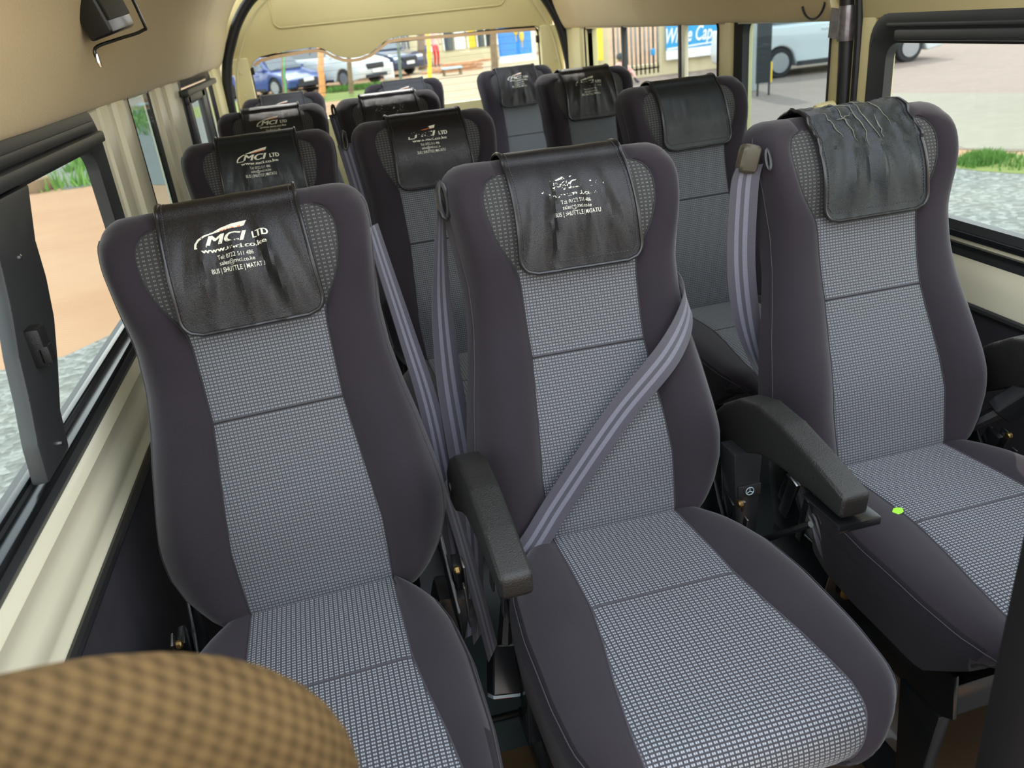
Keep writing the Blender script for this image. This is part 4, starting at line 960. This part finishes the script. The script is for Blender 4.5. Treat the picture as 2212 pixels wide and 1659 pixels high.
def car(name, loc, rz, label, paint, L=4.3, Wd=1.78, H=1.5, suv=True, plate=True):
    """x forward; body with wheel arches, greenhouse, wheels, lamps"""
    r_ = empty(name, loc, rz, label, 'car'); h = L / 2; k = H / 1.5
    hood = .93 * k if suv else .86 * k; belt = .98 * k if suv else .92 * k
    lo_ = .22
    def archp(cx, n=9, rr=.37): return [(cx + rr * math.cos(a), .30 + rr * math.sin(a) * 1.0) for a in linspace(PI - .15, .15, n)]
    fx, rx = h - .85, -h + .85
    body = [(-h + .05, .35), (-h, .55), (-h + .05, belt), (-h + .35, belt + .02), (h - 1.15, belt), (h - .35, hood - .12), (h - .08, hood - .22), (h, .55), (h - .04, .28)]
    bot = [(fx + .42, lo_)] + archp(fx)[::-1] + [(fx - .42, lo_), (rx + .42, lo_)] + archp(rx)[::-1] + [(rx - .42, lo_)]
    m_ = MB(); m_.prism(body + bot, 1, -Wd / 2, Wd / 2, bev=.05, seg=3)
    bd = m_.build('car_body', paint, r_)
    top = H
    gh = [(-h + .30, belt - .02), (-h + .62 if suv else -h + 1.0, top - .05), (-h + 1.2, top), (.25, top - .01), (.55, top - .07), (h - 1.05, belt - .03)]
    m_ = MB(); n = len(gh)
    def ins(z): return Wd / 2 - .05 - .18 * max(0, (z - belt)) / max(.1, top - belt)
    va = [V((x, -ins(z), z)) for x, z in gh]; vb = [V((x, ins(z), z)) for x, z in gh]
    m_.add(va + vb, [tuple(range(n)), tuple(range(2 * n - 1, n - 1, -1))] + [(i, (i + 1) % n, n + (i + 1) % n, n + i) for i in range(n)]); m_.build('cabin', paint, r_)
    cx_ = sum(x for x, z in gh) / n; cz = sum(z for x, z in gh) / n
    for sgn in (-1, 1):
        q = [(-h + .48, belt + .05), (-h + .74 if suv else -h + 1.08, top - .12), (.18, top - .10), (.42, top - .15), (h - 1.28, belt + .04)]
        m_ = MB(); va = [V((x, sgn * (ins(z) - .01), z)) for x, z in q]; vb = [V((x, sgn * (ins(z) + .012), z)) for x, z in q]; n2 = len(q)
        m_.add(va + vb, [tuple(range(n2)), tuple(range(2 * n2 - 1, n2 - 1, -1))] + [(i, (i + 1) % n2, n2 + (i + 1) % n2, n2 + i) for i in range(n2)]); m_.build('side_window', M['carglass'], r_)
        m_ = MB(); m_.box((-.15, sgn * (ins(belt + .2) + .012), belt + .22), (.06, .02, .42), Matrix.Rotation(R(-6), 3, 'X')); m_.build('door_post', M['black'], r_)
        for xx in (-.55, .45): m_ = MB(); m_.rbox((xx, sgn * (Wd / 2 + .012), belt - .12), (.2, .03, .035), .01); m_.build('door_handle', paint, r_)
        m_ = MB(); m_.rbox((h - 1.35, sgn * (Wd / 2 + .06), belt + .05), (.12, .2, .13), .03); m_.build('wing_mirror', paint, r_)
        m_ = MB(); m_.rbox((h - .16, sgn * (Wd / 2 - .22), hood - .30), (.24, .40, .13), .04); m_.build('headlight', M['lamp'], r_)
        m_ = MB(); m_.box((-.05, sgn * (Wd / 2 + .001), .27), (L - 2.6, .02, .10)); m_.build('sill', M['black'], r_)
        for xx in (fx, rx):
            m_ = MB(); m_.lathe([(.22, -.1), (.30, -.1), (.325, -.07), (.325, .07), (.30, .1), (.22, .1)], (xx, sgn * (Wd / 2 - .13), .325), 'y', 24); wv_ = m_.build('wheel', M['tyre'], r_)
            m_ = MB(); m_.lathe([(.21, -.012), (.20, .0), (.06, .012)], (xx, sgn * (Wd / 2 - .02), .325), 'y', 20)
            m_.build('rim', M['rim'], wv_)
    ws = [V((.60, -ins(top - .1) + .06, top - .085)), V((.60, ins(top - .1) - .06, top - .085)), V((h - 1.08, ins(belt) - .08, belt + .02)), V((h - 1.08, -ins(belt) + .08, belt + .02))]
    nn = V((.5, 0, .6)).normalized(); m_ = MB(); m_.add([p + nn * .02 for p in ws] + [p - nn * .01 for p in ws], [(0, 1, 2, 3), (7, 6, 5, 4), (0, 4, 5, 1), (1, 5, 6, 2), (2, 6, 7, 3), (3, 7, 4, 0)]); m_.build('windscreen', M['carglass'], r_)
    m_ = MB(); m_.rbox((h - .02, 0, hood - .36), (.08, Wd * .5, .20), .03); gr = m_.build('grille', M['black'], r_)
    m_ = MB(); m_.rbox((h + .0, 0, .34), (.06, Wd * .62, .12), .02); m_.build('lower_intake', M['black'], r_)
    if plate: m_ = MB(); m_.rbox((h + .035, 0, .50), (.02, .46, .12), .004); m_.build('number_plate', M['white'], r_)
    return r_
car('parked_car', (-2.05, 32.0, GZ), R(-48), 'blue car parked at the left edge of the rear window view', M['bluecar'], 4.3, 1.75, 1.42, suv=False)
car('parked_car', (.30, 32.9, GZ), R(-46), 'white car facing right seen through the rear window', M['whitecar'], 4.6, 1.84, 1.66)
car('parked_car', (2.15, 36.6, GZ), R(-50), 'dark blue car behind the white one in the rear window', M['darkcar'], 4.5, 1.8, 1.6)
car('parked_car', (-2.6, 38.6, GZ), R(-75), 'dark car with open bonnet area far behind the white car', M['darkcar'], 4.5, 1.8, 1.9)
car('parked_car', (11.35, 17.05, GZ), R(-2), 'white car parked on pink paving seen through the right side windows', M['whitecar'], 4.9, 1.85, 1.62)
# posts
def post(name, x, y, r, z1, mat, label, lean=0, sub=None, n=10, cat='post'):
    rnd = random.Random(int(x * 100)); pts = [(lean * t + .02 * rnd.uniform(-1, 1) * (r > .06), .0, t * (z1 - GZ)) for t in linspace(0, 1, 9)]
    rt = empty(name, (x, y, GZ), 0, label, cat); m_ = MB(); m_.tube(pts, [r * (1.1 - .2 * t) for t in linspace(0, 1, 9)], n); m_.build('shaft', mat, rt)
    if sub: m_ = MB(); m_.tube([(p[0] + r * .3, p[1] - r, p[2]) for p in pts], r * .35, 6); m_.build('painted_stripe', sub, rt)
    return rt
post('timber_post', -.25, 28.0, .10, 1.6, M['wood_orange'], 'thick orange-brown timber post in front of the white car', .33)
post('timber_post', -1.46, 28.0, .07, 1.5, M['wood'], 'timber post with a green stripe in front of the blue car', .32, M['green'])
post('timber_post', -1.6, 36.3, .08, 1.5, M['wood_orange'], 'thin orange post behind the blue car', -.15)
post('timber_post', .73, 28.0, .075, 1.4, M['wood'], 'thin grey-brown post in front of the white car bonnet', .2)
post('bare_tree', 4.45, 38.0, .17, 2.6, M['wood_dark'], 'dark rough tree trunk left of the yellow pole', .25, cat='tree')
post('metal_pole', 3.44, 28.0, .07, 2.0, M['yellow'], 'yellow metal pole outside the rear window', .18)
post('metal_pole', 2.43, 28.0, .05, 2.2, simple('green_grey_paint', (96, 112, 100), .6), 'thin dark green pole outside the rear window', .2)
post('bare_tree', 6.35, 31.0, .13, 1.6, M['wood'], 'brown trunk left of the blue poster', .12, cat='tree')
# building behind
bl = empty('shop_building', (0, 42.5, GZ), 0, 'pale shop building with doors and a long step behind the van', 'building')
mb = MB(); mb.box((4.5, .5, 2.4), (20, 1, 4.8)); mb.build('facade', M['wall_out'], bl)
mb = MB(); mb.box((6.6, -.35, .22), (7.6, .9, .44)); mb.build('step', M['wall_out'], bl)
for i, (x, w_, m_n) in enumerate(((3.35, .5, 'white'), (4.1, .8, 'carglass'), (5.6, .35, 'white'), (6.5, .45, 'carglass'), (7.1, .45, 'white'), (7.7, .35, 'amber'), (8.15, .3, 'carglass'), (8.6, .35, 'black'), (9.0, .25, 'white'), (9.35, .3, 'amber'))):
    mb = MB(); mb.box((x, -.05, 1.7), (w_, .1, 2.3)); mb.build('door_panel', M[m_n], bl)
    mb = MB(); mb.box((x - w_ / 2 - .04, -.1, 1.7), (.05, .06, 2.3)); mb.build('door_frame', M['white'], bl)
sg = empty('shop_sign', (-2.52, 41.93, .40), 0, 'black board with white CARGO lettering behind the blue car', 'sign')
mb = MB(); mb.box((0, 0, .05), (1.3, .06, .75)); mb.build('board', M['black'], sg)
def flat_text(txt, h, mat, parent, name, loc, bold=.02, shear=0, width=None):
    vs, fs_ = text_mesh(txt, 1.0, bold, shear); X = [v[0] for v in vs]; a, b = min(X), max(X); k = h / .7; kx = (width / (b - a)) if width else k
    m_ = MB(); m_.add([((x - (a + b) / 2) * kx, -.004, y * k) for x, y in vs], fs_); o = m_.build(name, mat, parent, smooth=False); o.location = loc; return o
flat_text('CARGO', .26, M['white'], sg, 'lettering', (0, -.035, -.1), .02, 0, .95)
# fence of thin dark bars between, behind cars
fn = empty('corrugated_fence', (1.2, 41.4, GZ), 0, 'pale striped metal fence behind the dark blue car', 'fence')
for i in range(16):
    mb = MB(); mb.box((1.1 + i * .13, 0, 1.3), (.06, .04, 2.6)); mb.build('fence_bar', M['concrete' if i % 2 else 'steel'], fn)
# poster
ps = empty('poster_board', (7.35, 31.5, .26), 0, 'large blue poster with two yellow drink glasses, seen through the rear window', 'poster')
mb = MB(); mb.box((0, 0, .18), (1.30, .08, 1.30)); mb.build('board', M['blue'], ps)
mb = MB(); mb.box((0, -.01, -.58), (1.32, .08, .24)); mb.build('white_band', M['white'], ps)
mb = MB(); mb.box((.72, 0, -.0), (.14, .1, 1.4)); mb.build('white_post', M['white'], ps)
for gx, gz in ((.05, .28), (.27, .05)):
    mb = MB(); mb.lathe([(.015, -.26), (.02, -.06), (.075, .02), (.10, .16), (.085, .28)], (gx, -.05, gz), 'z', 14); mb.build('printed_glass', M['amber'], ps)
# planks pile
for i in range(9):
    rnd = random.Random(i + 60); mb = MB(); mb.box((0, 0, 0), (rnd.uniform(1.2, 2.4), .25, .09)); o = mb.build('timber_plank', M['plank'], smooth=False)
    o.location = (5.4 + rnd.uniform(-.5, .5), 33.2 + (i % 3) * .42, GZ + .05 + (i // 3) * .12); o.rotation_euler = (0, 0, rnd.uniform(-.04, .04))
    tag(o, 'sawn plank in the timber pile behind the van', 'plank', 'timber planks piled behind the van')
tb = empty('trestle_table', (4.75, 31.3, GZ), 0, 'pale blue low table beside the timber pile', 'table')
mb = MB(); mb.box((0, 0, .27), (.75, .5, .05)); mb.build('tabletop', simple('pale_blue_paint', (170, 200, 210), .6), tb)
for a in (-.32, .32):
    for b in (-.2, .2): mb = MB(); mb.box((a, b, .12), (.05, .05, .25)); mb.build('leg', M['wood'], tb)
cb = MB(); cb.rbox((0, 0, .3), (.42, .3, .62), .02); o = cb.build('cabinet_block', M['white']); o.location = (2.55, 33.8, GZ); tag(o, 'small white block standing in front of the dark blue car', 'block')
# people
def person(name, loc, rz, label, top, legs, h=1.7, stride=.12, hair=True, sit=False):
    r_ = empty(name, loc, rz, label, 'person'); k = h / 1.7
    me = bpy.data.meshes.new('body')
    J = {'pel': (0, 0, .95), 'w': (0, 0, 1.12), 'ch': (0, .0, 1.34), 'nk': (0, 0, 1.47), 'hd': (0, -.01, 1.58), 'ht': (0, -.01, 1.66),
         'hl': (-.10, 0, .9), 'kl': (-.11, -stride, .5), 'al': (-.11, stride * .2, .08), 'tl': (-.12, -.12 + stride * .2, .03), 'hr': (.10, 0, .9), 'kr': (.11, -.02, .5), 'ar': (.12, stride, .08), 'tr': (.13, stride - .13, .03),
         'sl': (-.18, 0, 1.40), 'el': (-.24, .03, 1.14), 'wl': (-.22, -.12, .93), 'sr': (.18, 0, 1.40), 'er': (.25, .03, 1.14), 'wr': (.24, -.10, .93)}
    if sit:
        J = {n: (x, y, z - .81) for n, (x, y, z) in J.items()}
        J.update({'hl': (-.10, -.03, .12), 'kl': (-.13, -.38, .38), 'al': (-.13, -.55, .06), 'tl': (-.13, -.68, .04), 'hr': (.10, -.03, .12), 'kr': (.13, -.38, .38), 'ar': (.13, -.55, .06), 'tr': (.13, -.68, .04), 'el': (-.26, -.08, .36), 'wl': (-.16, -.32, .42), 'er': (.26, -.08, .36), 'wr': (.16, -.32, .42)})
    E_ = [('pel', 'w'), ('w', 'ch'), ('ch', 'nk'), ('nk', 'hd'), ('hd', 'ht'), ('pel', 'hl'), ('hl', 'kl'), ('kl', 'al'), ('al', 'tl'), ('pel', 'hr'), ('hr', 'kr'), ('kr', 'ar'), ('ar', 'tr'), ('ch', 'sl'), ('sl', 'el'), ('el', 'wl'), ('ch', 'sr'), ('sr', 'er'), ('er', 'wr')]
    RAD = dict(pel=.14, w=.12, ch=.13, nk=.055, hd=.095, ht=.075, hl=.09, kl=.06, al=.045, tl=.035, hr=.09, kr=.06, ar=.045, tr=.035, sl=.065, el=.045, wl=.035, sr=.065, er=.045, wr=.035)
    names = list(J); me.from_pydata([V(J[n]) * k for n in names], [(names.index(a), names.index(b)) for a, b in E_], [])
    o = bpy.data.objects.new('body', me); col.objects.link(o); o.modifiers.new('s', 'SKIN'); o.modifiers.new('ss', 'SUBSURF').levels = 1
    if not me.skin_vertices: 
        bm_ = bmesh.new(); bm_.from_mesh(me); bm_.verts.layers.skin.verify(); bm_.to_mesh(me); bm_.free()
    for i, n in enumerate(names): me.skin_vertices[0].data[i].radius = (RAD[n] * k, RAD[n] * k * (.8 if n in ('pel', 'w', 'ch') else 1))
    me.skin_vertices[0].data[0].use_root = True
    dg = bpy.context.evaluated_depsgraph_get(); me2 = bpy.data.meshes.new_from_object(o.evaluated_get(dg)); bpy.data.objects.remove(o)
    b_ = bpy.data.objects.new('body', me2); col.objects.link(b_); b_.parent = r_
    for m_ in (M['skin'], top, legs): me2.materials.append(m_)
    for p in me2.polygons:
        c = p.center; z = c.z / k + (.81 if sit else 0); p.use_smooth = True
        p.material_index = 0 if z > 1.46 or (z < 1.0 and abs(c.x) / k > .19) or z < .09 else (1 if z > .98 else 2)
    if hair: m_ = MB(); m_.lathe([(.03, .10), (.075, .085), (.10, .05), (.105, .0), (.095, -.05)], (0, .015, (1.60 - (.81 if sit else 0)) * k), 'z', 16); m_.build('hair', M['black'], r_)
    return r_
person('person', (5.27, 38.8, GZ), R(20), 'person in red trousers standing outside the rear window', M['pinkcloth'], M['redcloth'])
person('person', (5.0, 39.6, GZ), R(-30), 'person in a pale top and blue trousers beside the yellow pole', M['pinkcloth'], M['bluecloth'])
person('person', (3.2, 39.4, GZ), R(160), 'person in a lime safety vest near the dark blue car', M['hivis'], M['darkcloth'])
person('person', (7.25, 19.6, GZ), R(20), 'person sitting by the compound wall, head showing below the yellow poster', M['pinkcloth'], M['darkcloth'], h=1.36, sit=True)
# right compound wall with signs (through right rear window)
cw = empty('compound_wall', (12, 26.2, GZ), 0, 'cream compound wall with a barred opening outside the right rear window', 'wall')
mb = MB(); mb.box((1.9, .15, -.0), (11.4, .3, .5 * 2 - .2)); mb.box((-3.25, .15, 1.75), (1.1, .3, 2.7)); mb.box((3.2, .15, 1.75), (8.2, .3, 2.7)); mb.box((-1.8, .15, 2.7), (1.8, .3, .8)); mb.build('masonry', M['wall_out'], cw)
for i in range(11): mb = MB(); mb.box((-2.55 + i * .155, .02, 1.0), (.06, .04, 1.8)); mb.build('gate_bar', M['steel' if i % 3 else 'frame'], cw)
mb = MB(); mb.box((-1.8, .02, .28), (1.7, .04, .05)); mb.build('gate_rail', M['frame'], cw)
bn = empty('sign_board', (12.45, 26.05, -.1), 0, 'blue board with white cursive White Cap lettering outside the right rear window', 'sign')
mb = MB(); mb.box((0, 0, .35), (2.44, .05, 1.24)); mb.build('board', M['cyan'], bn)
mb = MB(); mb.box((0, -.005, -.42), (2.44, .05, .30)); mb.build('white_band', M['white'], bn)
flat_text('White Cap', .46, M['white'], bn, 'lettering', (-.39, -.03, -.05), .015, .35, 1.66)
mb = MB(); mb.prism([(-1.2, -.20), (1.0, -.13), (1.0, -.17), (-1.2, -.26)], 1, -.034, -.026); mb.build('underline', M['white'], bn)
flat_text('AVAILABLE ICE COLD HERE', .05, M['frame'], bn, 'small_print', (.2, -.033, -.49), 0, 0, 1.4) if False else None
yp = empty('poster_board', (8.72, 26.0, .10), 0, 'yellow poster with a faded pink figure outside the right rear window', 'poster')
mb = MB(); mb.box((0, 0, .1), (.56, .05, 1.25)); mb.build('board', simple('yellow_poster', (250, 206, 50), .6), yp)
mb = MB(); mb.tube([(-.18, -.03, -.2), (-.12, -.03, .1), (-.05, -.03, .35), (0, -.03, .6)], [.05, .07, .05, .03], 8); mb.build('printed_figure', simple('faded_pink', (226, 140, 110), .6), yp)
bn2 = MB(); bn2.rbox((0, 0, 0), (.12, .12, .2), .02); o = bn2.build('water_bottle', M['cyan']); o.location = (10.7, 25.9, -.35); tag(o, 'small blue bottle standing at the barred opening', 'bottle')
for o_ in (cw, bn, yp, o):      # the wall and everything fixed to it stands nearer
    k = .79; l = o_.location.copy(); o_.scale = (k, k, k)
    o_.location = (-.338 + (l.x + .338) * k, -1.02 + (l.y + 1.02) * k, 1.21 + (l.z - 1.21) * k)
cw.location.z = GZ
# grey pillar and black board by the yard
gp = MB(); gp.rbox((0, 0, 1.6), (.42, .42, 3.2), .02); o = gp.build('concrete_pillar', M['concrete']); o.location = (8.02, 14.75, GZ); o.rotation_euler = (0, 0, R(10)); tag(o, 'grey concrete pillar seen through the narrow right window', 'pillar')
bb = empty('notice_board', (7.86, 13.6, GZ), R(-8), 'tall black board with yellow edge leaning beside the grey pillar', 'board')
mb = MB(); mb.box((0, 0, 1.0), (.27, .05, 1.52)); mb.build('board', M['black'], bb)
mb = MB(); mb.box((.15, .0, .42), (.03, .05, .36)); mb.build('yellow_edge', M['yellow'], bb)
for a in (-.1, .12): mb = MB(); mb.box((a, 0, .13), (.03, .03, .26)); mb.build('leg', M['black'], bb)
gp = MB(); gp.rbox((0, 0, 2), (.6, .6, 4), .02); o = gp.build('concrete_pillar', M['concrete']); o.location = (9.95, 8.6, GZ); tag(o, 'grey concrete pillar at the right border throwing a shadow on the paving', 'pillar')
# left side: bush and trees far off, dark stone and a kerb
mb = MB(); mb.rbox((0, 0, .1), (.9, .35, .26), .08, seg=3); o = mb.build('stone_block', M['wood']); o.location = (-5.3, 13.8, GZ); o.rotation_euler = (0, 0, R(-30)); tag(o, 'brown stone block at the edge of the road on the left', 'stone')
ga = MB()
for i in range(40):
    rnd = random.Random(i); x, y = rnd.uniform(-.5, .5), rnd.uniform(-.3, .3); ga.tube([(x, y, 0), (x + rnd.uniform(-.15, .15), y + rnd.uniform(-.1, .1), rnd.uniform(.2, .5))], [.02, .004], 4)
o = ga.build('weed_bush', M['treeleaf']); o.location = (-4.5, 13.7, GZ); tag(o, 'small green weed bush beside the stone on the left', 'bush')
def tree(x, y, h, label):
    r_ = empty('tree', (x, y, GZ), 0, label, 'tree'); m_ = MB(); m_.tube([(0, 0, 0), (.1, 0, h * .3), (0, .1, h * .55)], [.2, .15, .08], 8); m_.build('trunk', M['wood_dark'], r_)
    rnd = random.Random(int(x * 10)); m_ = MB()
    for i in range(900):
        a, b, q = rnd.uniform(0, 2 * PI), rnd.uniform(-1, 1), rnd.random() ** .4; rr = h * .38 * q; c = V((rr * math.cos(a) * math.sqrt(1 - b * b), rr * math.sin(a) * math.sqrt(1 - b * b), h * .65 + rr * b))
        s_ = rnd.uniform(.15, .35); u = V((rnd.uniform(-1, 1), rnd.uniform(-1, 1), rnd.uniform(-1, 1))) * s_; w_ = V((rnd.uniform(-1, 1), rnd.uniform(-1, 1), rnd.uniform(-1, 1))) * s_
        m_.add([c, c + u, c + u + w_, c + w_], [(0, 1, 2, 3)])
    m_.build('crown', M['treeleaf'], r_, smooth=False); return r_
tree(-9.5, 44, 4.5, 'green tree far beyond the left rear side window')
tree(-1.0, 47, 4.0, 'green tree behind the parked cars')
